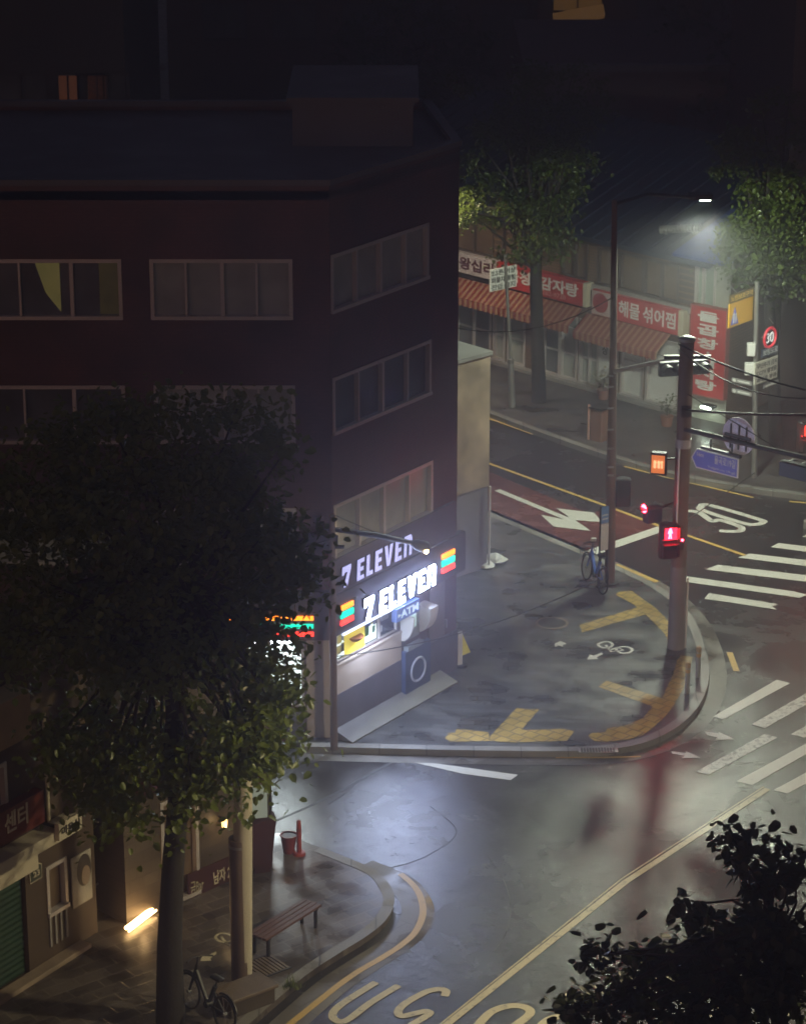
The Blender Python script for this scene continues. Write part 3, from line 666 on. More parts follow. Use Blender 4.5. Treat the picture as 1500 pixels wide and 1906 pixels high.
# ATM alcove and its sign
a, b_, c, d = WR.rect(738, 1127, 1146, 776, .3)
at = wthing(WR, 'cash_machine_sign', 'small blue ATM sign under the bright shop sign', 'sign', a, c)
zt = zF0 - .02
q = MB(WR.F); q.box(a, b_ + .1, -.3, -.17, zt - .3, zt); q.build('panel', M('atm_blue', (.12, .2, .5), .45, emit=(.1, .2, .6), es=.25), at)
text(at, '▸ATM', WR.F, a + .06, b_ + .04, zt - .24, zt - .07, -.301, M('atm_letters', (.6, .7, .9), .5, emit=(.6, .75, 1), es=.7), bold=.02)
s0 = hs[1] + .06; s1 = s0 + .95
cm = wthing(WR, 'cash_machine', 'cash machine under a white arched hood beside the shop window', 'cash machine', s0, KERB)
q = MB(WR.F); n = 12; pr = [(.0, zt - .32), (-.32, zt - .36)] + [(-.36 * math.cos(R(90 * k / n)) - .0, zt - .36 - 0.62 * math.sin(R(90 * k / n))) for k in range(n + 1)]
for x0, x1 in ((s0, s0 + .05), (s1 - .3, s1)):
    k = len(q.v); N = len(pr); q.v += [Vector((x0, y, z)) for y, z in pr] + [Vector((x1, y, z)) for y, z in pr]
    q.f += [tuple(k + i for i in range(N)), tuple(k + N + i for i in range(N - 1, -1, -1))] + [(k + i, k + N + i, k + N + (i + 1) % N, k + (i + 1) % N) for i in range(N)]
q.build('hood', m_white_p, cm)
q = MB(WR.F); q.box(s0 + .06, s1 - .31, -.06, -.05, 1.5, zt - .33); q.box(s0 + .06, s1 - .31, -.18, -.05, 1.3, 1.4); q.build('screen_panel', M('atm_face', (.3, .34, .36), .4), cm)
q = MB(WR.F); q.box(s0 + .25, s0 + .5, -.08, -.062, 1.75, 2.05); q.build('screen', M('atm_screen', (.4, .5, .5), .3, emit=(.6, .85, .8), es=.6), cm)
q = MB(WR.F); q.box(s0 - .02, s1, -.16, -.05, KERB, 1.3); q.build('cabinet', M('atm_cabinet_blue', (.06, .09, .2), .4, var=.2), cm)
q = MB(WR.F); q.torus(((s0 + s1) / 2 - .02, -.165, .75), .27, .03, (0, 1, 0)); q.build('ring_emblem', M('ring_blue_white', (.5, .55, .7), .5), cm)
# street light arm with yellow lamp on the thin brown pole at the corner
PP = G(622, 1391, KERB)
pt_ = V(626, 985, PP.y)
bp = thing('utility_pole', 'thin brown pole at the shop corner carrying a lamp arm', 'utility pole', (PP.x, PP.y, 0))
q = MB(); q.tube([(PP.x, PP.y, .1), (PP.x, PP.y, pt_.z + .3)], [.085, .07], 14); q.build('pole', m_rust, bp)
he = V(800, 1021, PP.y + 1.4)
q = MB(); q.tube([(PP.x, PP.y, pt_.z), V(700, 996, PP.y + .6), V(765, 1010, PP.y + 1.2)], [.05, .06, .05], 8); q.build('lamp_arm', m_dark, bp)
q = MB(); hb = V(765, 1010, PP.y + 1.2); q.tube([hb, hb.lerp(he, .3), hb.lerp(he, .8), he], [.05, .12, .13, .05], 12); q.build('lamp_head', m_dark, bp)
lp_ = V(793, 1027, PP.y + 1.25); q = MB(); q.tube([lp_ + Vector((0, 0, -.03)), lp_ + Vector((0, 0, .04))], [.035, .05], 12); q.build('lamp', m_warm, bp)
lampobj('lamp_light', 'POINT', lp_ + Vector((0, -.02, -.1)), 9, (1, .7, .3), bp, size=.05)
q = MB()
for k in range(3): q.box(PP.x - .18 + .12 * k, PP.x - .12 + .12 * k, PP.y - .05, PP.y + .05, pt_.z - .35, pt_.z - .15)
q.box(PP.x - .25, PP.x + .25, PP.y - .04, PP.y + .04, pt_.z - .42, pt_.z - .36); q.build('insulator_bracket', m_dark, bp)
# yellow banner stand
B = G(858, 1240, KERB)
ys = thing('banner_stand', 'white stand with a yellow triangular flag by the dark end of the shop wall', 'banner', B, R(30))
q = MB(TM[ys.name]); q.box(-.1, .02, -.02, .02, .05, .85); q.build('post_panel', m_white_p, ys)
q = MB(TM[ys.name]); q.plate([(.03, .78), (.24, .3), (.03, .26)], -.012, .012); q.build('flag', M('flag_yellow', (.8, .7, .08), .5, emit=(.8, .7, .08), es=.05), ys)
q = MB(TM[ys.name]); q.cyl(0, 0, 0, .05, .14); q.build('base', m_dark, ys)

# ------------------------------------------------------------------ low tan annex behind the shop
AL = G(836, 1080, KERB); AR = G(908, 1056, KERB); WA = Wall(AL, AR)
an = thing('annex', 'low tan plastered annex with a grey lower wall behind the shop', 'building', (AL.x, AL.y, 0))
za = WA.sz(907, 662)[1]; zm = WA.sz(907, 905)[1]
q = MB(WA.F); q.box(-1.5, WA.len, 0, 5.5, zm, za); q.build('upper_wall', m_tan, an)
q = MB(WA.F); q.box(-1.5, WA.len - .02, .02, 5.45, 0, zm - .003); q.build('lower_wall', M('grey_shutter', (.22, .21, .23), .55, var=.25), an)
q = MB(WA.F); q.box(-1.52, WA.len + .04, -.04, 5.54, za + .002, za + .1); q.build('coping', m_conc, an)
q = MB(WA.F); q.tube([(WA.len - .02, -.05, .05), (WA.len - .02, -.05, zm)], .03, 8); q.build('downpipe', m_white_p, an)
ap = WA.pt(WA.sz(848, 660)[0], .5, za + .1)
ac = thing('air_conditioner', 'white air conditioner unit on the roof of the tan annex', 'air conditioner', ap, WA.ang)
T_ = TM[ac.name]
q = MB(T_); q.box(-.45, .2, -.15, .15, .03, .64, .02); q.build('casing', m_white_p, ac)
q = MB(T_)
for k in range(9): q.box(-.4, .15, -.17, -.153, .09 + k * .055, .115 + k * .055)
for k in range(6): q.box(-.4 + k * .1, -.385 + k * .1, -.175, -.171, .07, .58)
q.build('grille', m_dark, ac)
tb = G(922, 1046, KERB)
for j, (dx, dy, nm) in enumerate(((0, 0, 'crumpled white rubbish bag beside the grey annex wall'), (-.28, -.3, 'flat pale rubbish bag in front of the crumpled white one'))):
    t0 = Vector((tb.x + dx, tb.y + dy, KERB)); q = MB()
    rs = random.Random(5 + j); k = 8
    pts = []
    for i in range(5):
        for a in range(k):
            r_ = (.22, .27, .22, .12, .03)[i] * rs.uniform(.75, 1.25); pts.append((t0.x + r_ * math.cos(a * 6.283 / k), t0.y + r_ * math.sin(a * 6.283 / k), KERB + (0, .07, .15, .2, .24)[i] * (1 - .4 * j)))
    q.v = [Vector(p) for p in pts]; q.f = [(i * k + a, i * k + (a + 1) % k, (i + 1) * k + (a + 1) % k, (i + 1) * k + a) for i in range(4) for a in range(k)] + [tuple(4 * k + a for a in range(k))]
    tag(q.build('rubbish_bag', m_white_p, None, t0), nm, 'rubbish bag')

# ------------------------------------------------------------------ restaurant across the street
RL = G(800, 640, KERB); RR = G(1283, 775, KERB); WS = Wall(RL, RR)
CL = G(1283, 775, KERB); CR = G(1349, 790, KERB); WC = Wall(CL, CR)
rb = thing('restaurant_building', 'two storey restaurant with brick piers and blue sheet roof at the far corner', 'building', (RR.x, RR.y, 0))
ze = WS.sz(1264, 474)[1]
def ws(u, v, o=0.): return WS.sz(u, v, o)
# storefront openings below, curtained windows above
zu0 = ws(1110, 536)[1] + .15; zu1 = ze - .35
zs_top = ws(1101, 590)[1]
up_h = []
for a, b_ in ((845, 917), (935, 975), (1045, 1092), (1113, 1196), (1200, 1262)):
    up_h.append((ws(a, 480)[0], ws(b_, 520)[0], zu0, zu1))
lo_h = []
for a, b_ in ((848, 912), (918, 938), (945, 975), (1010, 1040), (1043, 1072), (1078, 1112), (1122, 1148), (1156, 1196), (1203, 1262)):
    lo_h.append((ws(a, 680)[0], ws(b_, 700)[0], KERB + .12, zs_top - .15))
mb = MB(WS.F); wall_holes(mb, -4, WS.len, 0, ze, up_h + lo_h)
e1 = CR + Vector((4.5, 6.5, 0)); e0 = RL + WS.d * -4 - WS.n * 8
Wi = WS.F.inverted()
def up2(v, z): return Wi @ Vector((v.x, v.y, z))
for p, q_ in ((CR, e1), (e1, e0), (e0, WS.pt(-4, 0, 0))): mb.quad(up2(p, 0), up2(q_, 0), up2(q_, ze), up2(p, ze))
m_brickR = brick_mat('yellow_brown_brick', (.17, .105, .06), (.22, .14, .075), (.08, .06, .05), .24, .09, axis='WALL', rough=.6, stain=.25, msize=.016)
mb.build('wall', m_brickR, rb)
for i, h in enumerate(up_h): window(rb, WS, h, [(h[0] + h[1]) / 2], m_brownglass, mw=.09, frm=M('brown_frame', (.09, .07, .06), .5))
lowg = [m_glass, m_glass2, m_glass2, m_glass, m_glass2, m_glass2, m_white_p, m_white_p, m_white_p]
for i, h in enumerate(lo_h):
    po = window(rb, WS, h, [(h[0] + h[1]) / 2] if i in (0, 5) else [], lowg[i], name='shop_window' if i not in (3, 4) else 'door')
    q = MB(WS.F); zr = h[2] + (.75 if i < 6 else 1.05); q.box(h[0] + .04, h[1] - .04, .06, .09, zr, zr + .06); q.build('rail', m_alu, po)
q = MB(WS.F); q.box(-4, WS.len, -.25, -.003, 0, KERB + .1); q.build('plinth', m_conc, rb)
q = MB(WS.F); q.box(-4, WS.len + .02, -.12, -.003, zu0 - .2, zu0 - .03); q.build('ledge', m_conc, rb)
# chamfered corner
ze2 = WC.sz(1300, 470)[1]
q = MB(WC.F); cw0 = WC.sz(1284, 520)[0]; hC = (max(.04, cw0), WC.sz(1331, 520)[0], WC.sz(1290, 566)[1], WC.sz(1290, 487)[1])
wall_holes(q, 0, WC.len, 0, ze2, [hC], .1); q.build('corner_wall', M('pale_green_render', (.4, .42, .36), .7, var=.2), rb)
window(rb, WC, hC, [hC[0] + (hC[1] - hC[0]) * .38], M('pale_green_glass', (.3, .36, .3), .3, var=.3), mw=.07)
q = MB(WC.F); q.box(-.1, WC.len + .05, -.12, -.003, ze2 - .28, ze2 + .02); q.build('cornice', m_conc, rb)
# blue roof, ribbed
q = MB(WS.F); zE = ze + .05
L_ = WS.len + .9
q.add([(-4, -.5, zE), (L_, -.5, zE), (L_ + .6, 6, zE + 2.1), (-4, 6, zE + 2.1), (-4, -.5, zE - .12), (L_, -.5, zE - .12), (L_ + .6, 6, zE + 1.98), (-4, 6, zE + 1.98)], [(0, 1, 2, 3), (7, 6, 5, 4), (0, 4, 5, 1), (1, 5, 6, 2), (2, 6, 7, 3), (3, 7, 4, 0)])
for k in range(30):
    x = -3.8 + k * (L_ + 3.6) / 29; q.add([(x - .03, -.5, zE + .002), (x + .03, -.5, zE + .002), (x + .03, 6, zE + 2.102), (x - .03, 6, zE + 2.102), (x, -.5, zE + .05), (x, 6, zE + 2.15)], [(0, 4, 5, 3), (4, 1, 2, 5), (0, 1, 4)])
q.build('roof', m_blueroof, rb)
q = MB(WC.F); q.add([(-.35, -.7, ze2 + .05), (WC.len + .3, -.7, ze2 + .02), (WC.len + .3, 2.4, ze2 + .75), (-.35, 2.4, ze2 + .8), (-.35, -.7, ze2 - .03), (WC.len + .3, -.7, ze2 - .06), (WC.len + .3, 2.4, ze2 + .7), (-.35, 2.4, ze2 + .74)], [(0, 1, 2, 3), (7, 6, 5, 4), (0, 4, 5, 1), (1, 5, 6, 2), (2, 6, 7, 3), (3, 7, 4, 0)])
q.build('corner_canopy', M('blue_tarp', (.05, .1, .32), .5, var=.25), rb)
# corrugated duct on the roof
def on_roof(u, v):
    t = 60.0
    for _ in range(200):
        P = EYE + ray(u, v) * t; q_ = Wi @ P
        if P.z < zE + (q_.y + .5) * 2.1 / 6.5: break
        t += .25
    return P + Vector((0, 0, .2))
D0 = on_roof(1228, 440); D1 = on_roof(1302, 436)
q = MB(); N = 26; pts = [D0.lerp(D1, k / N) for k in range(N + 1)]; q.tube(pts, [.1 if k % 2 else .13 for k in range(N + 1)], 12)
du = thing('roof_duct', 'silver corrugated duct lying along the blue roof edge', 'duct', D0); q.build('duct', m_steel, du)
q = MB()
for P_ in (D0.lerp(D1, .15), D0.lerp(D1, .85)): q.box(P_.x - .04, P_.x + .04, P_.y - .04, P_.y + .04, P_.z - .3, P_.z - .1)
q.build('support', m_steel, du)
# signs over the restaurant
m_scr = M('dark_maroon_ink', (.1, .02, .04), .5)
def band(lbl, ul, vt, vb, ur, face, y=.28):
    a, b_, c, d = WS.rect(ul, vt, vb, ur, y); t = wthing(WS, 'shop_sign', lbl, 'shop sign', a, c)
    q = MB(WS.F); q.box(a, b_, -y, -.004, c, d, .012); q.build('panel', face, t)
    return t, a, b_, c, d
y = .28
t, a, b_, c, d = band('white sign board with dark Korean script at the left end of the restaurant', 846, 468, 504, 922, M('white_sign_face', (.62, .58, .6), .5, var=.1))
text(t, '왕십리', WS.F, a + (b_ - a) * .12, a + (b_ - a) * .95, c + (d - c) * .2, c + (d - c) * .84, -y - .001, m_scr, bold=.03)
t, a, b_, c, d = band('red sign board with white Korean letters behind the street tree', 924, 487, 530, 1085, m_red)
text(t, '감자탕', WS.F, ws(1004, 520, y)[0], ws(1076, 530, y)[0], c + (d - c) * .3, d - .1, -y - .001, m_signw, bold=.03)
text(t, '곱창', WS.F, ws(944, 510, y)[0], ws(990, 520, y)[0], c + (d - c) * .3, d - .1, -y - .001, m_signw, bold=.03)
text(t, '2282-9728', WS.F, ws(1003, 560, y)[0], ws(1052, 560, y)[0], c + .07, c + .2, -y - .001, M('sign_pink', (.7, .3, .28), .5), bold=.01)
q = MB(WS.F); q.box(b_ + .003, b_ + .16, -y - .02, -.004, c, d); q.build('end_cap', m_cream, t)
t, a, b_, c, d = band('red sign board with a round emblem over the right striped awning', 1101, 538, 584, 1262, m_red)
text(t, '해물', WS.F, ws(1151, 570, y)[0], ws(1190, 575, y)[0], c + (d - c) * .2, d - .12, -y - .001, m_signw, bold=.02)
text(t, '섞어찜', WS.F, ws(1196, 575, y)[0], ws(1257, 590, y)[0], c + (d - c) * .2, d - .12, -y - .001, m_signw, bold=.02)
q = MB(WS.F); sx_ = ws(1117, 563, y)[0]; q.disc((sx_, -y - .004, (c + d) / 2 + .02), .3, (0, 1, 0), .008); q.build('round_emblem', M('emblem_dark_red', (.33, .02, .02), .5), t)
q = MB(WS.F); q.box(a + .01, sx_ + .42, -y - .002, -y + .02, c + .02, d - .02); q.build('white_field', M('pale_field', (.5, .4, .38), .5), t)
q = MB(WS.F); q.box(b_ + .003, b_ + .2, -y - .02, -.004, c, d); q.build('end_cap', m_cream, t)
# striped awnings
m_awn = stripe_mat('striped_awning', (.24, .035, .022), (.4, .24, .14), .22)
def awning(lbl, ul, ur, vt):
    s0 = ws(ul, vt, .2)[0]; z = ws(ul, vt, .2)[1]; s1 = WS.rect(ul, vt, vt + 20, ur, .2)[1]
    t = wthing(WS, 'striped_awning', lbl, 'awning', s0, z, group='striped awnings over the restaurant front')
    dp, dr_ = .8, .42
    q = MB(WS.F); q.add([(s0, -.2, z), (s1, -.2, z), (s1, -dp, z - dr_), (s0, -dp, z - dr_), (s0, -.2, z - .03), (s1, -.2, z - .03), (s1, -dp, z - dr_ - .03), (s0, -dp, z - dr_ - .03)], [(0, 3, 2, 1), (4, 5, 6, 7), (0, 1, 5, 4), (1, 2, 6, 5), (3, 0, 4, 7)])
    q.build('canopy', m_awn, t)
    q = MB(WS.F); n = int((s1 - s0) / .22)
    for k in range(n):
        x0 = s0 + k * (s1 - s0) / n; x1 = s0 + (k + 1) * (s1 - s0) / n
        q.plate([(x0, z - dr_), (x1, z - dr_), (x1, z - dr_ - .2), (x1 - .05, z - dr_ - .25), (x0 + .05, z - dr_ - .25), (x0, z - dr_ - .2)], -dp - .02, -dp - .003)
    q.build('valance', m_awn, t)
    q = MB(WS.F)
    for x in (s0 + .05, s1 - .05): q.tube([(x, -.2, z - .7), (x, -dp + .05, z - dr_ - .06)], .02, 6)
    q.build('arm', m_steel, t)
awning('faded striped awning below the white and red boards, half behind the street tree', 838, 1083, 512)
awning('striped awning in front of the pale panels, right of the steel traffic pole', 1092, 1247, 583)
# vertical red sign
a, b_, c, d = WC.rect(1286, 567, 731, 1348, .2)
t = wthing(WC, 'shop_sign', 'tall vertical red sign with white Korean letters on the restaurant corner', 'shop sign', a, c)
q = MB(WC.F); q.box(a, b_, -.2, -.004, c, d, .012); q.build('panel', m_red, t)
q = MB(WC.F)
for r_ in ((a - .03, a, c - .03, d + .03), (b_, b_ + .03, c - .03, d + .03)): q.box(r_[0], r_[1], -.21, -.004, r_[2], r_[3])
q.box(a, b_, -.21, -.004, d, d + .03); q.box(a, b_, -.21, -.004, c - .03, c); q.build('frame', M('faded_red_frame', (.4, .12, .1), .5), t)
H_ = d - c; wd = b_ - a
for ch, f0, f1 in (('돌', .84, .955), ('곱', .69, .81), ('창', .535, .655), ('감', .33, .45), ('자', .2, .31), ('탕', .065, .175)):
    text(t, ch, WC.F, a + wd * .2, b_ - wd * .2, c + H_ * f0, c + H_ * f1, -.201, m_signw, bold=.035)
q = MB(WC.F); q.disc(((a + b_) / 2 + .03, -.203, c + H_ * .49), .05, (0, 1, 0), .006); q.build('dot', m_signw, t)
# lit strip under the corner
sx0, sz0 = WC.sz(1303, 757, .3)
t = wthing(WC, 'strip_lamp', 'small lit strip lamp below the vertical red sign', 'lamp', sx0, sz0)
q = MB(WC.F); q.box(sx0, sx0 + .34, -.32, -.26, sz0 - .03, sz0 + .03, .01); q.build('tube', m_lamp, t); q = MB(WC.F); q.box(sx0 - .03, sx0 + .37, -.26, -.003, sz0 - .02, sz0 + .05); q.build('bracket', m_dark, t)
# things standing before the restaurant
def plant(lbl, base, h, r, mat=m_leaf2, n=60, seed=3, pot=True, lf=.1):
    t = thing('potted_plant', lbl, 'plant', base); rnd = random.Random(seed)
    q = MB(); q.tube([(base[0], base[1], base[2]), (base[0], base[1], base[2] + .3)], [.15, .2], 14); q.build('pot', M('clay_pot', (.25, .12, .08), .7), t)
    q = MB()
    for _ in range(n):
        a_ = rnd.uniform(0, 6.28); rr_ = r * rnd.random() ** .6; zz = base[2] + .3 + rnd.random() * h; p = Vector((base[0] + rr_ * math.cos(a_), base[1] + rr_ * math.sin(a_), zz))
        o = Vector((math.cos(a_), math.sin(a_), rnd.uniform(-.2, .9))).normalized(); sd_ = o.cross(Vector((0, 0, 1))).normalized()
        L_ = lf * rnd.uniform(.7, 1.5); i = len(q.v); q.v += [p, p + o * L_ * .5 + sd_ * L_ * .3, p + o * L_, p + o * L_ * .5 - sd_ * L_ * .3]; q.f.append((i, i + 1, i + 2, i + 3))
    q.build('foliage', mat, t)
    q = MB(); q.tube([(base[0], base[1], base[2] + .25), (base[0] + .02, base[1], base[2] + .3 + h * .6)], .015, 6); q.build('stem', m_bark, t)
plant('bushy green potted plant partly behind the thick utility pole', G(1240, 792, KERB), .55, .32, n=110)
plant('pale wispy potted plant by the restaurant front, left of the steel traffic pole', G(1122, 742, KERB), .6, .3, M('dry_leaf', (.28, .27, .16), .7), n=120, seed=8, lf=.12)
P_ = G(1115, 818, KERB)
t = thing('utility_cabinet', 'brown wooden cabinet with a pale post on the far pavement', 'cabinet', P_, R(-40))
q = MB(TM[t.name]); q.box(-.18, .22, -.22, .22, 0, .95, .02); q.build('body', M('brown_cabinet', (.2, .1, .06), .6), t)
q = MB(TM[t.name]); q.box(-.22, .26, -.26, .26, .95, 1.0); q.build('lid', m_dark, t)
q = MB(TM[t.name]); q.box(-.26, -.21, -.24, -.19, 0, 1.05); q.build('post', M('salmon_post', (.55, .32, .26), .5), t)
P_ = G(1055, 700, KERB)
t = thing('banner_sign', 'dark red standing banner with Korean letters at the restaurant door', 'banner', P_, WS.ang)
F_ = TM[t.name]
q = MB(F_); q.box(-.22, .22, -.02, .02, .25, 1.75); q.build('cloth', m_maroon, t)
for k, ch in enumerate('갈비탕'): text(t, ch, F_, -.14, .14, 1.25 - .4 * k, 1.58 - .4 * k, -.021, M('banner_letter', (.5, .22, .18), .6), bold=.02)
q = MB(F_); q.tube([(-.24, 0, 0), (-.24, 0, 1.8)], .015, 6); q.box(-.3, .3, -.14, .14, 0, .06); q.build('stand', m_steel, t)
P_ = ws(1127, 700)[0]
t = wthing(WS, 'notice_sheet', 'white notice board with a Korean letter on the restaurant front by the steel pole', 'notice', P_, 1)
q = MB(WS.F); q.box(P_ - .25, P_ + .2, -.06, -.03, .5, 1.9); q.build('board', m_white_p, t)
text(t, '장', WS.F, P_ - .12, P_ + .12, 1.35, 1.65, -.061, m_ink, bold=.02)

# ------------------------------------------------------------------ leaning sign pole before the restaurant
SP = G(953, 757, KERB); tz = V(940, 474, SP.y)
t = thing('sign_pole', 'thin leaning grey pole left of the far street tree', 'sign pole', SP)
q = MB(); lowj = V(950, 672, SP.y); q.tube([SP, lowj], [.11, .09], 12); q.tube([lowj, tz], [.05, .045], 10); q.build('pole', m_steel, t)
q = MB(); q.tube([lowj + Vector((0, 0, -.06)), lowj + Vector((0, 0, .06))], .1, 12); q.build('collar', m_pole, t)
WT = Wall(V(910, 520, SP.y - .3), V(960, 520, SP.y + .35))
ds = thing('direction_sign', 'white text board on the leaning grey pole', 'sign', V(935, 540, SP.y - .12), WT.ang)
a, b_, c, d = WT.rect(911, 502, 543, 960)
q = MB(WT.F); q.box(a, b_, -.03, .0, c, d); q.build('board', M('sign_white_bright', (.85, .85, .8), .45, var=.05), ds)
for k, s_ in enumerate(('2.5톤 이상', '화물차 통행', '진입 금지')): text(ds, s_, WT.F, a + .05, b_ - .06, d - (d - c) * (k + 1) / 3.1, d - (d - c) * (k + .22) / 3.1, -.031, m_ink, bold=.02, ext=.004)

# ------------------------------------------------------------------ steel traffic pole with street lamp
TP = G(1134, 1086, KERB); tt = V(1143, 372, TP.y + .3)
t = thing('traffic_pole', 'tall steel pole at the plaza kerb carrying the street lamp', 'traffic pole', TP)
q = MB(); q.tube([TP, V(1137, 880, TP.y), V(1141, 640, TP.y + .1), tt], [.13, .115, .085, .065], 16); q.build('pole', m_rust, t)
q = MB(); q.cyl(TP.x, TP.y, KERB, KERB + .05, .24); q.build('base_plate', m_dark, t)
am0 = V(1141, 692, TP.y); am1 = V(1250, 668, TP.y - .4)
q = MB(); q.tube([am0, am1], [.06, .045], 10); q.build('signal_arm', m_steel, t)
lh = V(1316, 372, 65.0)
q = MB(); q.tube([tt + Vector((0, 0, -.1)), tt.lerp(lh, .35) + Vector((0, 0, .14)), tt.lerp(lh, .85) + Vector((0, 0, .06))], [.05, .045, .04], 8); q.build('lamp_arm', m_dark, t)
q = MB(); l0 = tt.lerp(lh, .82) + Vector((0, 0, .06)); q.box(l0.x - .05, lh.x + .12, lh.y - .17, lh.y + .17, lh.z + .03, lh.z + .17, .03); q.build('lamp_head', m_dark, t)
q = MB(); q.box(lh.x - .2, lh.x + .06, lh.y - .12, lh.y + .12, lh.z, lh.z + .029); q.build('lamp', m_lamp, t)
lampobj('street_lamp_light', 'SPOT', lh + Vector((-.07, 0, -.42)), 2900, (.9, 1, .78), t, (0, 0, 0), size=.35, spot=R(176), blend=.1)
q = MB()
for v in (700, 720, 760, 800, 835, 870, 885): P_ = V(1134, v, TP.y - .12); q.tube([P_ + Vector((-.05, 0, 0)), P_ + Vector((.1, 0, 0))], .025, 6)
q.build('strap', m_steel, t)
# vehicle signal seen from behind on that pole
P_ = V(1158, 915, TP.y)
t = thing('vehicle_signal', 'dark vehicle signal box on the right of the steel traffic pole', 'traffic light', P_)
q = MB(); q.box(P_.x - .17, P_.x + .2, P_.y - .1, P_.y + .16, P_.z - .36, P_.z + .34, .03); q.build('housing', m_black, t)
q = MB()
for k in (-.18, .16): q.tube([(P_.x + .02, P_.y + .16, P_.z + k), (P_.x + .02, P_.y + .34, P_.z + k)], .13, 12)
q.build('visor', m_black, t)
q = MB(); q.tube([(P_.x - .3, P_.y, P_.z + .28), (P_.x - .1, P_.y, P_.z + .28)], .03, 6); q.tube([(P_.x - .3, P_.y, P_.z - .28), (P_.x - .1, P_.y, P_.z - .28)], .03, 6); q.build('bracket', m_dark, t)
def hsignal(lbl, c, ang, n, lit=None, r=.13):
    t = thing('traffic_light', lbl, 'traffic light', c, ang); F_ = TM[t.name]; L_ = n * .31
    q = MB(F_); q.box(-L_ / 2, L_ / 2, -.09, .09, -.17, .17, .03); q.build('housing', m_black, t)
    for k in range(n):
        x = -L_ / 2 + .155 + k * .31
        q = MB(F_); q.disc((x, -.092, 0), r, (0, 1, 0), .01, 20); q.build('lens', (lit[1] if lit and lit[0] == k else m_lens), t)
        q = MB(F_); N = 9; k0 = 0
        for i in range(N + 1):
            a_ = R(-10 + 200 * i / N); q.v += [Vector((x + (r + .01) * math.cos(a_), -.09, (r + .01) * math.sin(a_))), Vector((x + (r + .01) * math.cos(a_), -.32, (r + .01) * math.sin(a_)))]
        q.f = [(2 * i, 2 * i + 1, 2 * i + 3, 2 * i + 2) for i in range(N)]; q.build('visor', m_black, t)
    return t
P_ = V(1272, 684, TP.y - .7)
hs_ = hsignal('dark horizontal traffic light hung at the top of the thick utility pole', P_, R(14), 4)
for dx in (.02, .36):
    q = MB(TM[hs_.name]); q.disc((dx + .05, -.325, .02), .022, (0, 1, 0), .012, 8); q.build('glint_disc', m_steel, hs_)  # small steel discs put in as glints, floating before the visors

# ------------------------------------------------------------------ thick utility pole with its fittings
UP = G(1257, 1205, KERB); uz = V(1257, 634, UP.y).z
t = thing('utility_pole', 'thick concrete utility pole with a lighter lower half on the plaza corner', 'utility pole', UP)
zl = V(1257, 1052, UP.y).z; zb_ = V(1257, 824, UP.y).z
q = MB(); q.tube([(UP.x, UP.y, zl), (UP.x, UP.y, uz)], [.175, .16], 20); q.build('pole', m_rust, t)
q = MB(); q.tube([(UP.x, UP.y, KERB), (UP.x, UP.y, zl)], [.2, .185], 20); q.build('sleeve', m_pole, t)
q = MB(); q.tube([(UP.x, UP.y, zb_ - .1), (UP.x, UP.y, zb_ + .1)], .182, 20); q.build('band', M('pale_band', (.4, .37, .36), .5), t)
q = MB(); q.tube([(UP.x, UP.y, uz), (UP.x, UP.y, uz + .06), (UP.x, UP.y, uz + .1)], [.19, .19, .1], 20); q.build('cap', m_steel, t)
pz = V(1273, 1075, UP.y).z
q = MB(); q.tube([(UP.x + .22, UP.y - .03, KERB), (UP.x + .22, UP.y - .03, pz)], .022, 8); q.tube([(UP.x - .1, UP.y - .17, zl + .3), (UP.x - .1, UP.y - .16, zb_ - .1)], .022, 8); q.build('conduit', m_white_p, t)
q = MB(); q.box(UP.x - .5, UP.x + .55, UP.y - .05, UP.y + .05, uz - .42, uz - .34); q.build('crossarm', m_dark, t); q = MB(); q.box(UP.x - .1, UP.x + .12, UP.y - .3, UP.y - .17, V(0, 760, UP.y).z - .12, V(0, 760, UP.y).z + .12); q.build('cable_clamp', m_dark, t)
# pedestrian signal lit red
def redman(F_, x, z, s, y):
    q = MB(F_)
    q.disc((x, y, z + .36 * s), .1 * s, (0, 1, 0), .008, 12)
    q.plate([(x - .09 * s, z + .25 * s), (x + .09 * s, z + .25 * s), (x + .17 * s, z - .05 * s), (x + .1 * s, z - .05 * s), (x + .07 * s, z + .05 * s), (x + .12 * s, z - .42 * s), (x + .03 * s, z - .42 * s), (x, z - .1 * s), (x - .03 * s, z - .42 * s), (x - .12 * s, z - .42 * s), (x - .07 * s, z + .05 * s), (x - .1 * s, z - .05 * s), (x - .17 * s, z - .05 * s)], y - .004, y + .004)
    return q
def pedsignal(lbl, c, ang, lampm=None):
    t = thing('pedestrian_signal', lbl, 'traffic light', c, ang); F_ = TM[t.name]
    q = MB(F_); q.box(-.2, .2, -.12, .12, -.42, .42, .03); q.build('housing', m_black, t)
    q = MB(F_); q.box(-.165, .165, -.135, -.121, .05, .38, .004); q.build('red_field', lampm or m_redhalo, t)
    redman(F_, 0, .22, .34, -.14).build('red_figure', lampm or m_redlamp, t)
    q = MB(F_); q.box(-.165, .165, -.135, -.121, -.38, -.05, .004); q.build('lower_lens', m_lens, t)
    q = MB(F_)
    for z in (.39, -.04): q.box(-.19, .19, -.3, -.121, z, z + .012); q.box(-.19, -.178, -.3, -.121, z - .3, z); q.box(.178, .19, -.3, -.121, z - .3, z)
    q.build('visor', m_black, t); return t
P_ = V(1243, 1005, UP.y - .22); t1 = pedsignal('red lit pedestrian signal facing us on the thick utility pole', P_, R(12))
lampobj('red_signal_light', 'POINT', P_ + Vector((.0, -.42, .2)), 9, (1, .02, .03), t1, size=.1)
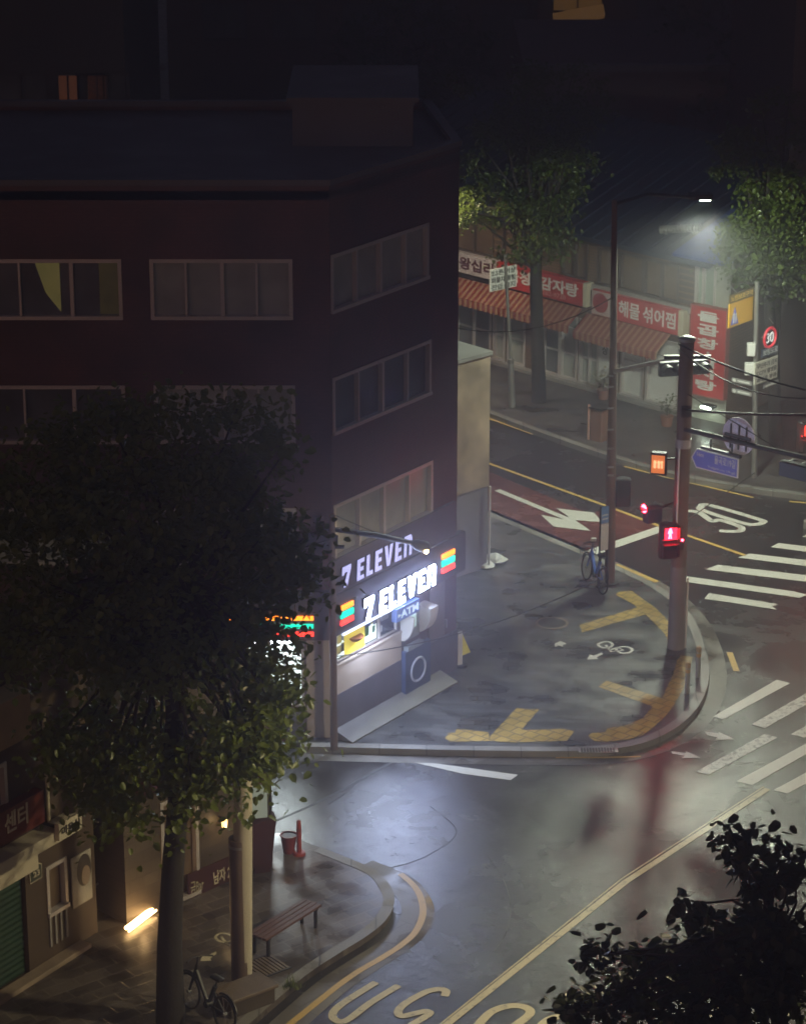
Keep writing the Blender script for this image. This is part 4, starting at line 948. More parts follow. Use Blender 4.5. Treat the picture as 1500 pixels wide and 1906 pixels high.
q = MB(TM[t1.name]); q.tube([(.05, .1, .3), (.2, .15, .3)], .03, 6); q.tube([(.05, .1, -.3), (.2, .15, -.3)], .03, 6); q.build('bracket', m_dark, t1)
# second pedestrian signal, turned away
P_ = V(1214, 955, UP.y - .1); F2 = thing('pedestrian_signal', 'small signal with a red glowing edge turned away on the left of the thick pole', 'traffic light', P_, R(-62))
F_ = TM[F2.name]
q = MB(F_); q.box(-.12, .12, -.2, .2, -.2, .16, .03); q.build('housing', M('navy_housing', (.03, .03, .06), .5), F2)
q = MB(F_); q.box(-.1, .1, -.36, -.2, .13, .15); q.build('visor', m_black, F2)
q = MB(F_); q.disc((-.04, -.21, .13), .1, (0, 1, 0), .012, 12); q.build('red_lens', m_redlamp, F2)
q = MB(); q.tube([P_ + Vector((.1, 0, .1)), Vector((UP.x - .15, UP.y, P_.z + .22))], .03, 8); q.build('bracket', m_dark, F2)
P_ = V(1227, 861, UP.y - .1)
t = thing('countdown_signal', 'orange lit countdown panel on the left of the thick pole', 'traffic light', P_, R(-14)); F_ = TM[t.name]
q = MB(F_); q.box(-.2, .17, -.1, .1, -.27, .25, .02); q.build('housing', m_dark, t)
q = MB(F_); q.box(-.17, .13, -.112, -.1, -.22, .2); q.build('panel', m_amber, t)
q = MB(F_)
for x0, x1, z0, z1 in ((-.12, -.06, -.1, .08), (-.03, .03, -.1, .08), (.05, .09, -.1, .08), (-.12, .09, .03, .05)): q.box(x0, x1, -.122, -.113, z0, z1)
q.build('lit_segments', M('amber_bright', (.9, .5, .2), .4, emit=(1, .5, .25), es=1.1), t)
q = MB(F_); q.tube([(.15, 0, .1), (.4, .1, .1)], .025, 6); q.build('bracket', m_dark, t)
for (u, v, nm) in ((1269, 990, 'red_indicator'), ):
    P_ = V(1266, 1006, UP.y - .1); t = thing('signal_button', 'small button box with a red dot on the right side of the thick pole', 'button', P_)
    q = MB(); q.box(P_.x - .03, P_.x + .07, P_.y - .08, P_.y + .05, P_.z - .2, P_.z + .12, .01); q.build('case', m_dark, t)
    q = MB(); q.disc((P_.x + .03, P_.y - .085, P_.z + .04), .03, (0, 1, 0), .012, 10); q.build('red_dot', m_redlamp, t)
# mast arm to the right, with the street name plate, a round sign and a signal
MA0 = V(1262, 796, UP.y); ad = Vector((math.cos(R(-42)), math.sin(R(-42)), 0))
t = thing('mast_arm', 'dark horizontal mast arm reaching right from the thick utility pole', 'mast arm', MA0)
q = MB(); q.tube([MA0, MA0 + ad * 2.2 + Vector((0, 0, .02)), MA0 + ad * 5.5 + Vector((0, 0, .1))], [.06, .055, .045], 10); q.build('arm', m_dark, t)
q = MB(); q.tube([MA0 + Vector((0, 0, .9)), MA0 + ad * 2.6 + Vector((0, 0, .12))], .012, 6); q.build('stay', m_cable, t)
FA = Matrix.Translation(MA0) @ Matrix.Rotation(R(-42), 4, 'Z')
WM = Wall(MA0, MA0 + ad)
a, b_, c, d = WM.rect(1287, 832, 868, 1373, .02)
t = thing('street_name_sign', 'blue arrow shaped street name plate hanging below the mast arm', 'sign', WM.pt(a, -.02, c), WM.ang)
mz = (c + d) / 2; hh = (d - c) / 2
q = MB(WM.F); q.plate([(a, mz), (a + .14, mz + hh), (b_, mz + hh), (b_, mz - hh), (a + .14, mz - hh)], -.03, .0); q.build('white_edge', m_signw, t)
q = MB(WM.F); q.plate([(a + .035, mz), (a + .155, mz + hh - .03), (b_ - .03, mz + hh - .03), (b_ - .03, mz - hh + .03), (a + .155, mz - hh + .03)], -.034, -.031); q.build('face', m_blue, t)
L_ = b_ - a
text(t, '율곡로19길', WM.F, a + L_ * .5, b_ - .07, mz - .02, mz + hh * .78, -.035, m_signw, bold=.012, ext=.004)
text(t, 'Yulgok-ro 19-gil', WM.F, a + L_ * .36, b_ - .07, mz - hh * .74, mz - .1, -.035, m_signw, bold=.004, ext=.004)
text(t, '16m', WM.F, a + .16, a + .34, mz + .06, mz + .16, -.035, m_signw, bold=.004, ext=.004)
q = MB(WM.F); q.box(a + .25, b_ + .05, -.05, .03, d + .02, d + .09); q.tube([(a + .5, 0, d + .05), (a + .5, 0, d + .3)], .02, 6); q.tube([(b_ - .2, 0, d + .05), (b_ - .2, 0, d + .3)], .02, 6); q.build('hanger', m_dark, t)
sx_, sz_ = WM.sz(1374, 812, -.1)
t = thing('round_sign', 'round sign seen from its pale grey back on the mast arm', 'sign', WM.pt(sx_, .1, sz_), WM.ang)
q = MB(WM.F); q.disc((sx_, .1, sz_), .43, (0, 1, 0), .02, 36); q.build('disc', M('sign_back_grey', (.78, .72, .85), .45, var=.1), t)
q = MB(WM.F)
for dx in (-.2, .02, .22): q.box(sx_ + dx - .014, sx_ + dx + .014, .06, .088, sz_ - .3, sz_ + .26)
q.box(sx_ - .35, sx_ + .34, .05, .085, sz_ - .04, sz_ + .03); q.build('bracket', m_dark, t)
P_ = MA0 + ad * 3.25 + Vector((0, 0, -.3))
hsignal('dark traffic light on the mast arm at the right edge, seen from behind', P_ + Vector((0, 0, 0)), R(138), 3, (2, m_rd))
# overhead cables
def cable(lbl, p, q_, sag, r=.014, grp='overhead cables'):
    n = 14; pts = [p.lerp(q_, k / n) - Vector((0, 0, sag * 4 * (k / n) * (1 - k / n))) for k in range(n + 1)]
    m = MB(); m.tube(pts, r, 6); tag(m.build('overhead_cable', m_cable, None, p), lbl, 'cable', grp)
ctop = Vector((UP.x, UP.y, 0))
cable('highest cable leaving the thick pole to the right past the vertical sign', V(1262, 640, UP.y), V(1560, 738, 52), .15, .022)
cable('thick cable leaving the thick pole level with the strip lamp', V(1262, 762, UP.y), V(1560, 772, 52), .05, .03)
cable('thin cable leaving the thick pole just under its cap', V(1262, 650, UP.y), V(1560, 735, 51), .45)
cable('long thin cable across the plaza from the shop pole to the steel traffic pole', V(623, 1222, PP.y), V(1126, 1072, TP.y), .35, .012)
cable('cable over the crossing from the far sign pole to the thick pole', V(1268, 975, UP.y), V(1404, 880, 69.8), .0, .012)
cable('cable from the steel traffic pole to the left in front of the striped awning', V(1143, 552, TP.y), V(700, 548, 62), .9, .012)
cable('drooping cable from the shop pole into the big tree', V(626, 1000, PP.y), V(-60, 1010, 46), .6, .014)
cable('cable rising from the shop pole over the shop corner', V(626, 960, PP.y), V(840, 1040, PR.y + .2), .05, .012)

# ------------------------------------------------------------------ sign pole on the far corner
QP = G(1403, 888, KERB); qt = V(1408, 524, QP.y)
t = thing('sign_pole', 'pale steel sign pole on the far corner holding several boards', 'sign pole', QP)
q = MB(); q.tube([QP, V(1405, 700, QP.y), qt], [.085, .075, .06], 12); q.build('pole', m_steel, t)
for (u, v, w_, h_) in ((1397, 650, .22, .34), (1394, 686, .26, .32)):
    P_ = V(u, v, QP.y - .1); q = MB(); q.box(P_.x - w_ / 2, P_.x + w_ / 2, P_.y - .1, P_.y + .1, P_.z - h_ / 2, P_.z + h_ / 2, .01); q.build('control_box', m_white_p, t)
def angled(ul, ur, Yl, Yr): return Wall(V(ul, 600, Yl), V(ur, 600, Yr))
def board(name, lbl, W_, ul, vt, vb, ur, mat, th=.04):
    a, b_, c, d = W_.rect(ul, vt, vb, ur); t = thing(name, lbl, 'sign', W_.pt(a, 0, c), W_.ang)
    q = MB(W_.F); q.box(a, b_, -th, 0, c, d); q.build('board', mat, t); return t, a, b_, c, d
Wy = angled(1355, 1398, QP.y - .5, QP.y + .35)
t, a, b_, c, d = board('school_zone_sign', 'yellow protection zone board with a dark title strip on the far sign pole', Wy, 1355, 566, 610, 1398, M('sign_yellow', (.72, .4, .03), .5, var=.1))
q = MB(Wy.F); q.box(a, b_, -.045, 0, d + .005, d + .24); q.build('title_strip', M('title_brown', (.12, .08, .03), .5), t)
text(t, '노인보호구역', Wy.F, a + .05, b_ - .05, d + .05, d + .2, -.046, M('title_letter', (.75, .5, .1), .5), bold=.02, ext=.004)
q = MB(Wy.F); q.plate([(a + .08, c + .06), (a + .44, c + .06), (a + .26, c + .55)], -.046, -.041); q.build('blue_triangle', m_blue, t)
q = MB(Wy.F); q.disc((a + .22, -.049, c + .34), .04, (0, 1, 0), .004, 10); q.plate([(a + .18, c + .3), (a + .25, c + .3), (a + .24, c + .1), (a + .19, c + .1)], -.051, -.047); q.disc((a + .32, -.049, c + .32), .035, (0, 1, 0), .004, 10); q.plate([(a + .29, c + .28), (a + .35, c + .28), (a + .34, c + .1), (a + .3, c + .1)], -.051, -.047); q.build('figures', m_signw, t)
q = MB(Wy.F); q.tube([(b_ - .1, .03, d + .1), (b_ + .25, .03, d + .1)], .02, 6); q.tube([(a + .05, 0, d + .5), (a + .35, .0, d + .26)], .018, 6); q.build('bracket', m_steel, t)
Wz = angled(1415, 1447, QP.y - .15, QP.y + .45)
sx_, sz_ = Wz.sz(1431, 628)
t = thing('speed_limit_sign', 'round red ringed speed limit sign reading 30 on the far sign pole', 'sign', Wz.pt(sx_, 0, sz_), Wz.ang)
q = MB(Wz.F); q.disc((sx_, 0, sz_), .3, (0, 1, 0), .03, 32); q.build('disc', M('sign_charcoal', (.05, .05, .06), .5), t)
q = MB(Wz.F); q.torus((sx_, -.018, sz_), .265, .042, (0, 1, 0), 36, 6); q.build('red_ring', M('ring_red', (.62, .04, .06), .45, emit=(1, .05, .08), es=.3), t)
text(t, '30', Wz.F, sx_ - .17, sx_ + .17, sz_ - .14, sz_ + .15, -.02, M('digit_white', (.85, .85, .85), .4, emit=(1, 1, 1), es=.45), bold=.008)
q = MB(Wz.F); q.tube([(sx_ - .3, .05, sz_ + .05), (sx_, .05, sz_ + .05)], .02, 6); q.tube([(sx_ - .05, 0, sz_ + .55), (sx_ + .15, 0, sz_ + .36)], .016, 6); q.build('bracket', m_steel, t)
t, a, b_, c, d = board('area_plate', 'small dark plate with white lettering under the round speed limit sign', Wz, 1416, 650, 666, 1446, M('plate_navy', (.04, .05, .09), .5))
text(t, '보행도로', Wz.F, a + .04, b_ - .04, c + .04, d - .03, -.041, M('plate_letter', (.75, .8, .85), .5), bold=.02, ext=.004)
t, a, b_, c, d = board('notice_board', 'white board of small black lines under the dark plate', Wz, 1403, 676, 716, 1444, M('board_white', (.68, .66, .58), .5))
for k, s_ in enumerate(('무단투기 금지', 'CCTV 촬영중', '과태료 부과')): text(t, s_, Wz.F, a + .08, b_ - .04, d - (d - c) * (k + 1) / 3.2, d - (d - c) * (k + .3) / 3.2, -.041, m_ink, bold=.01, ext=.004)
Wv = angled(1362, 1398, QP.y + .2, QP.y - .2)
for (vt, nm) in ((702, 'upper slim grey direction plate left of the far sign pole'), (722, 'lower slim grey direction plate left of the far sign pole')):
    t, a, b_, c, d = board('direction_plate', nm, Wv, 1362, vt, vt + 8, 1399, M('plate_grey', (.25, .24, .24), .5), .03)
    q = MB(Wv.F); q.disc((a + .09, -.033, (c + d) / 2), .05, (0, 1, 0), .006, 12); q.box(a + .2, b_ - .06, -.036, -.031, (c + d) / 2 - .02, (c + d) / 2 + .025); q.build('pictogram', m_signw, t)
t, a, b_, c, d = board('direction_plate', 'slim grey direction plate on the right of the far sign pole', Wz, 1420, 716, 723, 1447, MATS['plate_grey'], .03)
q = MB(Wz.F); q.box(a + .05, b_ - .1, -.036, -.031, c + .03, d - .03); q.build('pictogram', m_signw, t)
# red lit signal at the far right
P_ = V(1497, 812, 66)
t = pedsignal('red lit pedestrian signal at the right edge of the photo', P_, R(20), m_rd)
lampobj('red_signal_light', 'POINT', P_ + Vector((-.1, -.4, .2)), 14, (1, .03, .02), t, size=.1)
q = MB(); gp_ = Vector((P_.x + .25, P_.y + .15, 0)); q.tube([gp_ + Vector((0, 0, .0)), gp_ + Vector((0, 0, P_.z + 1))], .08, 10)
sp_ = thing('signal_pole', 'grey pole of the red pedestrian signal at the right edge', 'traffic pole', gp_); q.build('pole', m_rust, sp_)
q = MB(); q.cyl(gp_.x, gp_.y, 0, .2, .14); q.build('base', m_conc, sp_)

# ------------------------------------------------------------------ things on the plaza
def circ(c, r, n=32): return [(c.x + r * math.cos(6.2832 * k / n), c.y + r * math.sin(6.2832 * k / n)) for k in range(n)]
mc = G(1027, 1160, KERB)
m_rim = M('iron_rim_pale', (.22, .17, .13), .5)  # rim paler than the lid
t = thing('manhole_cover', 'round iron manhole cover set in the plaza paving', 'manhole cover', mc)
q = MB(); q.prism(circ(mc, .33), KERB - .02, KERB + .006); q.build('lid', M('iron_lid', (.03, .03, .03), .5, .4, var=.4, vs=9, bump=.4, bs=14), t)
q = MB(); ribbon(q, circ(mc, .36), .06, KERB + .008, True); q.build('rim', m_rim, t)
def bollard(lbl, u, v):
    b = G(u, v, KERB); t = thing('bollard', lbl, 'bollard', b, 0, 'grey bollards on the plaza kerb')
    q = MB(); q.tube([(b.x, b.y, b.z), (b.x, b.y, b.z + .62)], .055, 12); q.build('post', m_steel, t)
    q = MB(); q.tube([(b.x, b.y, b.z + .62), (b.x, b.y, b.z + .72), (b.x, b.y, b.z + .75)], [.06, .06, .03], 12); q.build('cap', M('bollard_cap', (.4, .28, .14), .5), t)
    q = MB(); q.tube([(b.x, b.y, b.z + .5), (b.x, b.y, b.z + .58)], .058, 12); q.build('reflective_band', M('bollard_band', (.5, .3, .08), .5), t)
bollard('short grey bollard farther along the plaza kerb, nearer the thick utility pole', 1298, 1260)
bollard('short grey bollard nearer to us on the plaza kerb', 1278, 1290)
dr = [G(1076, 1397, KERB), G(1150, 1397, KERB)]
t = thing('drain_grate', 'dark slotted drain grate set in the plaza kerb', 'drain', dr[0])
q = MB(); q.box(dr[0].x, dr[1].x, dr[0].y - .12, dr[0].y + .12, KERB + .008, KERB + .014); q.build('frame', m_steel, t)
q = MB()
for k in range(12): x = dr[0].x + .05 + k * (dr[1].x - dr[0].x - .1) / 12; q.box(x, x + .04, dr[0].y - .1, dr[0].y + .1, KERB + .0145, KERB + .02)
q.build('slot', m_black, t)
# bicycles
def bicycle(lbl, loc, rot, mf, basket=True, lean=.12):
    t = thing('bicycle', lbl, 'bicycle', loc, rot)
    F_ = TM[t.name] @ Matrix.Rotation(lean, 4, 'X')
    for nm, x in (('front_wheel', .52), ('rear_wheel', -.52)):
        q = MB(F_); q.torus((x, 0, .33), .31, .022, (0, 1, 0), 28, 6); wh = q.build(nm, m_black, t)
        q = MB(F_)
        for k in range(10): a_ = 6.283 * k / 10; q.tube([(x, 0, .33), (x + .3 * math.cos(a_), 0, .33 + .3 * math.sin(a_))], .004, 4)
        q.tube([(x, -.04, .33), (x, .04, .33)], .03, 8); q.build('spokes', m_steel, wh)
    q = MB(F_); q.tube([(.36, 0, .78), (-.05, 0, .32), (-.2, 0, .72)], .045, 8); q.tube([(-.52, 0, .33), (-.05, 0, .32)], .02, 6); q.tube([(-.52, 0, .33), (-.17, 0, .62)], .018, 6); q.tube([(.36, 0, .9), (.39, 0, .74), (.52, 0, .33)], [.025, .03, .02], 8); q.build('frame', mf, t)
    q = MB(F_); q.tube([(.28, -.28, 1.03), (.36, -.12, 1.04), (.36, .12, 1.04), (.28, .28, 1.03)], .015, 6); q.tube([(.36, 0, .88), (.35, 0, 1.05)], .018, 6); q.build('handlebar', m_black, t)
    q = MB(F_); q.tube([(-.2, 0, .7), (-.24, 0, .86)], .016, 6); q.box(-.36, -.1, -.07, .07, .86, .92, .02); q.build('saddle', m_black, t)
    q = MB(F_)
    for a_, x in ((25, .52), (60, -.52)):
        q.tube([(x + .36 * math.cos(R(a_ + 12 * k)), 0, .33 + .36 * math.sin(R(a_ + 12 * k))) for k in range(9)], .02, 6)
    q.build('mudguard', m_black, t)
    q = MB(F_); q.tube([(-.05, -.07, .32), (-.05, .07, .32)], .06, 10); q.tube([(-.05, -.09, .32), (-.02, -.1, .16)], .012, 5); q.tube([(-.05, .09, .32), (-.08, .1, .48)], .012, 5); q.build('crank', m_dark, t)
    if basket:
        q = MB(F_)
        for z in (.68, .78, .9):
            q.tube([(.45, -.15, z), (.72, -.15, z), (.72, .15, z), (.45, .15, z), (.45, -.15, z)], .008, 5)
        for x, y_ in ((.45, -.15), (.58, -.15), (.72, -.15), (.72, 0), (.72, .15), (.58, .15), (.45, .15)): q.tube([(x, y_, .68), (x, y_, .9)], .006, 5)
        q.build('basket', m_black, t)
        q = MB(F_); q.box(.33, .4, -.07, .07, 1.06, 1.14, .01); q.build('display', m_white_p, t)
    return t
f0 = G(1088, 1078, KERB); r0 = G(1119, 1106, KERB); mid = (f0 + r0) / 2
bicycle('blue framed rental bicycle beside the notice board on the plaza', mid, math.atan2(f0.y - r0.y, f0.x - r0.x), M('bike_blue', (.06, .16, .6), .4, var=.1))
f0 = G(355, 1880, KERB); r0 = G(412, 1905, KERB); mid = (f0 + r0) / 2 + Vector((0, -.1, 0))
bicycle('black bicycle leaning beside the big tree trunk', mid, R(130), m_black, basket=False)
# bus notice board
nb = G(1121, 1092, KERB)
Wn = Wall(nb + Vector((-.08, -.07, 0)), nb + Vector((.08, .07, 0)))
t = thing('notice_board', 'narrow blue and white notice board beside the steel traffic pole', 'notice board', nb, R(35)); F_ = TM[t.name]
zt_ = V(1121, 953, nb.y).z; zm_ = V(1121, 984, nb.y).z; zb2 = V(1121, 1034, nb.y).z
q = MB(F_); q.box(-.12, .12, -.025, .025, zm_ + .01, zt_); q.build('blue_panel', M('notice_blue', (.12, .3, .62), .45, var=.15), t)
q = MB(F_); q.box(-.12, .12, -.025, .025, zb2, zm_ - .01); q.build('white_panel', m_white_p, t)
q = MB(F_)
for z in (zm_ + .1, zm_ + .2): q.box(-.09, .09, -.03, -.026, z, z + .04)
q.build('printed_lines', m_signw, t)
q = MB(F_); q.box(-.13, -.121, -.03, .03, 0, zt_ + .02); q.box(.121, .13, -.03, .03, 0, zt_ + .02); q.box(-.16, .16, -.08, .08, 0, .04); q.build('posts', m_dark, t)

# ------------------------------------------------------------------ shops at the lower left
Q0 = G(0, 1850, KERB); Q1 = G(147, 1757, KERB)
W1 = Wall(Q0, Q1)
def w1(u, v, o=0.): return W1.sz(u, v, o)
z1t = w1(0, 1300)[1] + .6; xe1 = w1(181, 1700)[0]
s1 = thing('shop_building', 'dark brown shop building with a green shutter at the lower left', 'building', (Q1.x, Q1.y, 0))
sh0, sh1 = w1(-140, 1800)[0], w1(54, 1760)[0]; zsh = w1(52, 1625)[1]
wz0, wz1 = w1(0, 1510)[1], w1(0, 1425)[1]
hl = [(sh0, sh1, KERB + .02, zsh), (w1(-90, 1480)[0], w1(12, 1480)[0], wz0, wz1), (w1(89, 1660)[0], w1(124, 1660)[0], w1(90, 1705)[1], w1(90, 1615)[1])]
m_brownwall = M('brown_stucco', (.085, .06, .042), .75, var=.3, vs=1.6, bump=.2)
q = MB(W1.F); wall_holes(q, -5, xe1, 0, z1t, hl, .12)
q.quad((xe1, 0, 0), (xe1, 5, 0), (xe1, 5, z1t), (xe1, 0, z1t)); q.quad((-5, 0, z1t), (xe1, 0, z1t), (xe1, 5, z1t), (-5, 5, z1t)); q.quad((-5, 0, 0), (-5, 0, z1t), (-5, 5, z1t), (-5, 5, 0)); q.quad((-5, 5, 0), (-5, 5, z1t), (xe1, 5, z1t), (xe1, 5, 0))
q.build('wall', m_brownwall, s1)
q = MB(W1.F); n = 34; zz = [KERB + .02 + k * (zsh - KERB - .02) / n for k in range(n + 1)]
for k in range(n): q.quad((sh0, .11 - .015 * (k % 2), zz[k]), (sh1, .11 - .015 * (k % 2), zz[k]), (sh1, .11 - .015 * ((k + 1) % 2), zz[k + 1]), (sh0, .11 - .015 * ((k + 1) % 2), zz[k + 1]))
q.build('roller_shutter', M('green_shutter', (.022, .06, .035), .5, var=.2), s1)
window(s1, W1, hl[1], [], m_glass)
window(s1, W1, hl[2], [], m_brownglass, name='door')
q = MB(W1.F)
a_ = w1(92, 1735); b_ = w1(126, 1720)
for k in range(4): x = a_[0] + (b_[0] - a_[0]) * k / 3.4; q.box(x, x + .05, -.03, -.002, a_[1] - .3, a_[1] + .3)
q.build('vent_slats', m_conc, s1)
q = MB(W1.F); q.box(-5, xe1 - .5, -.28, -.003, 0, KERB + .08, .015); q.build('step', m_tan, s1)
zc1 = w1(0, 1605, .35)[1]; zc0 = w1(0, 1628, .35)[1]
q = MB(W1.F); q.box(-5, w1(150, 1545, .35)[0], -.4, -.003, zc0, zc1, .01); q.build('canopy', m_cream, s1)
q = MB(W1.F); q.box(sh0, w1(71, 1600, .06)[0], -.07, -.003, zsh + .02, zc0 - .04); q.build('shutter_box', m_cream, s1)
zu = w1(0, 1400, .5)[1]
q = MB(W1.F); q.box(-5, w1(60, 1360, .5)[0], -.5, -.003, zu, w1(0, 1312, .5)[1]); q.build('upper_slab', M('tan_slab', (.5, .4, .24), .7, var=.2), s1)
q = MB(W1.F); dx_ = w1(82, 1430)[0]; q.tube([(dx_, -.06, zc1), (dx_, -.06, zu)], .035, 8); q.build('downpipe', m_cream, s1)
zr0, zr1 = w1(0, 1577, .2)[1], w1(0, 1515, .2)[1]; xr = w1(83, 1500, .2)[0]
t = wthing(W1, 'shop_sign', 'dark red sign board with white Korean letters above the cream canopy', 'shop sign', xr - 2, zr0)
q = MB(W1.F); q.box(-4, xr, -.2, -.003, zr0, zr1); q.build('panel', M('dull_red_panel', (.17, .03, .018), .55), t)
text(t, '센터', W1.F, w1(10, 1550, .2)[0], w1(53, 1530, .2)[0], zr0 + .16, zr1 - .06, -.201, m_cream, bold=.02)
a, b_, c, d = W1.rect(57, 1613, 1645, 78, .03)
t = wthing(W1, 'house_number_plate', 'small dark number plate between the green shutter and the brown door', 'sign', a, c)
q = MB(W1.F); q.plate([(a, c), (b_, c), (b_, d - .08), ((a + b_) / 2, d), (a, d - .08)], -.03, -.003); q.build('plate', M('plate_dark_green', (.04, .06, .05), .5), t)
q = MB(W1.F); q.plate([(a - .015, c - .015), (b_ + .015, c - .015), (b_ + .015, d - .07), ((a + b_) / 2, d + .02), (a - .015, d - .07)], -.025, -.004); q.build('border', m_cream, t)
text(t, '23', W1.F, a + .06, b_ - .06, c + .08, d - .14, -.031, m_cream, bold=.02)
a, b_, c, d = W1.rect(110, 1535, 1567, 153, .5)
t = wthing(W1, 'shop_sign', 'small cream projecting sign above the portrait poster', 'shop sign', a, c)
q = MB(W1.F); q.box(a, b_, -.5, -.4, c, d); q.build('panel', m_cream, t)
text(t, '미용실', W1.F, a + .06, b_ - .06, c + .08, d - .08, -.501, m_ink, bold=.03)
q = MB(W1.F); q.box(a + .1, a + .15, -.4, -.003, (c + d) / 2, (c + d) / 2 + .04); q.build('bracket', m_dark, t)
a, b_, c, d = W1.rect(134, 1600, 1695, 172, .04)
t = wthing(W1, 'portrait_poster', 'pale poster of a face with dark hair beside the brown door', 'poster', a, c)
q = MB(W1.F); q.box(a, b_, -.03, -.003, c, d); q.build('sheet', M('poster_grey', (.42, .4, .34), .6, var=.3), t)
cx_ = a + (b_ - a) * .62; cz_ = c + (d - c) * .55
q = MB(W1.F); q.plate([(cx_ + .2 * math.cos(6.283 * k / 16), cz_ + .1 + .32 * math.sin(6.283 * k / 16)) for k in range(16)], -.034, -.031); q.build('hair_print', M('print_dark', (.05, .04, .035), .6), t)
q = MB(W1.F); q.plate([(cx_ + .04 + .12 * math.cos(6.283 * k / 16), cz_ - .02 + .19 * math.sin(6.283 * k / 16)) for k in range(16)], -.038, -.035); q.build('face_print', M('print_skin', (.3, .22, .16), .6), t)
# passage wall between the shops
Wp = Wall(W1.pt(xe1 + .1, .9, 0), G(262, 1668, KERB))
pw = thing('passage_wall', 'plain brown wall panel set back between the two shops', 'wall', Wp.pt(0, 0, 0), Wp.ang)
q = MB(Wp.F); q.box(0, Wp.len, 0, .25, 0, 3.0); q.build('panel', m_brownwall, pw)
q = MB(Wp.F); q.box(-.02, Wp.len + .02, -.03, .28, 3.002, 3.1); q.build('coping', m_conc, pw)
q = MB(Wp.F); q.tube([(.15, -.12, .55), (Wp.len - .1, -.12, .95)], .018, 6); q.tube([(.2, -.12, .1), (.2, -.12, .56)], .015, 6); q.build('handrail', m_steel, pw)
# second shop, stone front
Q2 = G(237, 1722, KERB); Q3 = G(430, 1637, KERB); W2 = Wall(Q2, Q3)
x2 = W2.sz(508, 1590)[0]; z2t = 4.4
s2 = thing('stone_shop', 'stone faced shop front behind the big tree trunk at the alley corner', 'building', (Q3.x, Q3.y, 0))
h2 = [(.9, 1.75, KERB + .05, 2.3)]
q = MB(W2.F); wall_holes(q, 0, x2, 0, z2t, h2, .12)
q.quad((x2, 0, 0), (x2, 5, 0), (x2, 5, z2t), (x2, 0, z2t)); q.quad((0, 0, 0), (0, 0, z2t), (0, 5, z2t), (0, 5, 0)); q.quad((0, 0, z2t), (x2, 0, z2t), (x2, 5, z2t), (0, 5, z2t)); q.quad((0, 5, 0), (0, 5, z2t), (x2, 5, z2t), (x2, 5, 0))
q.build('wall', brick_mat('brown_stone', (.09, .07, .05), (.12, .095, .07), (.07, .055, .045), .5, .25, axis='WALL', rough=.6, stain=.4), s2)
window(s2, W2, h2[0], [], m_brownglass, name='door')
q = MB(W2.F); q.box(0, x2 + .05, -.35, -.003, 2.75, 2.95); q.build('canopy', m_maroon, s2)
zb_ = W2.sz(350, 1650)[1]; xb0 = W2.sz(352, 1665, .04)[0]
t = wthing(W2, 'shop_sign', 'dark red band with Korean letters along the stone shop front', 'shop sign', xb0, .3)
zq = W2.sz(415, 1628, .05)[1]
q = MB(W2.F); q.box(xb0, x2 - .05, -.04, -.003, zq - .32, zq + .3); q.build('band', m_maroon, t)
text(t, '남자 2', W2.F, W2.sz(398, 1636, .05)[0], W2.sz(430, 1620, .05)[0], zq - .14, zq + .14, -.041, m_cream, bold=.02)
text(t, '금Bar', W2.F, W2.sz(356, 1665, .05)[0], W2.sz(380, 1650, .05)[0], zq - .14, zq + .12, -.041, M('dull_letter', (.4, .36, .25), .6), bold=.01)
lx_, lz_ = W2.sz(418, 1533, .15)
t = wthing(W2, 'wall_lamp', 'small yellow wall lamp on the stone shop front', 'lamp', lx_, lz_)
q = MB(W2.F); q.tube([(lx_, -.15, lz_ - .07), (lx_, -.15, lz_ + .07)], [.05, .06], 10); q.build('bulb', M('dim_warm_bulb', (.8, .6, .3), .4, emit=(1, .62, .2), es=3), t)
q = MB(W2.F); q.tube([(lx_, -.003, lz_ + .1), (lx_, -.15, lz_ + .1), (lx_, -.15, lz_ + .07)], .018, 6); q.build('bracket', m_dark, t)
lampobj('wall_lamp_light', 'POINT', W2.pt(lx_, -.28, lz_ - .05), 2, (1, .65, .3), t, size=.05)
# glowing strip at the foot of that front, with a red upright
e0_ = G(236, 1722, KERB + .1); e1_ = G(287, 1683, KERB + .1)
t = thing('strip_light', 'glowing warm strip light on the ground with a red upright tube', 'lamp', e0_)
o_ = Vector((.0, -.12, 0))
q = MB(); q.tube([e0_ + o_, e1_ + o_], .035, 8); q.tube([e0_ + o_ + Vector((.06, -.08, -.02)), e1_ + o_ + Vector((.06, -.08, -.02))], .02, 8); q.build('warm_tube', m_warmled, t)
q = MB(); q.tube([e1_ + o_ + Vector((-.05, 0, .08)), V(280, 1632, e1_.y - .1)], .022, 8); q.build('red_tube', m_redled, t)
q = MB(); q.tube([e0_ + o_ + Vector((0, .06, -.06)), e1_ + o_ + Vector((0, .06, -.06))], .03, 6); q.build('rail', m_dark, t)
lampobj('strip_light_glow', 'POINT', (e0_ + e1_) / 2 + Vector((.1, -.4, .15)), 4, (1, .6, .25), t, size=.1)
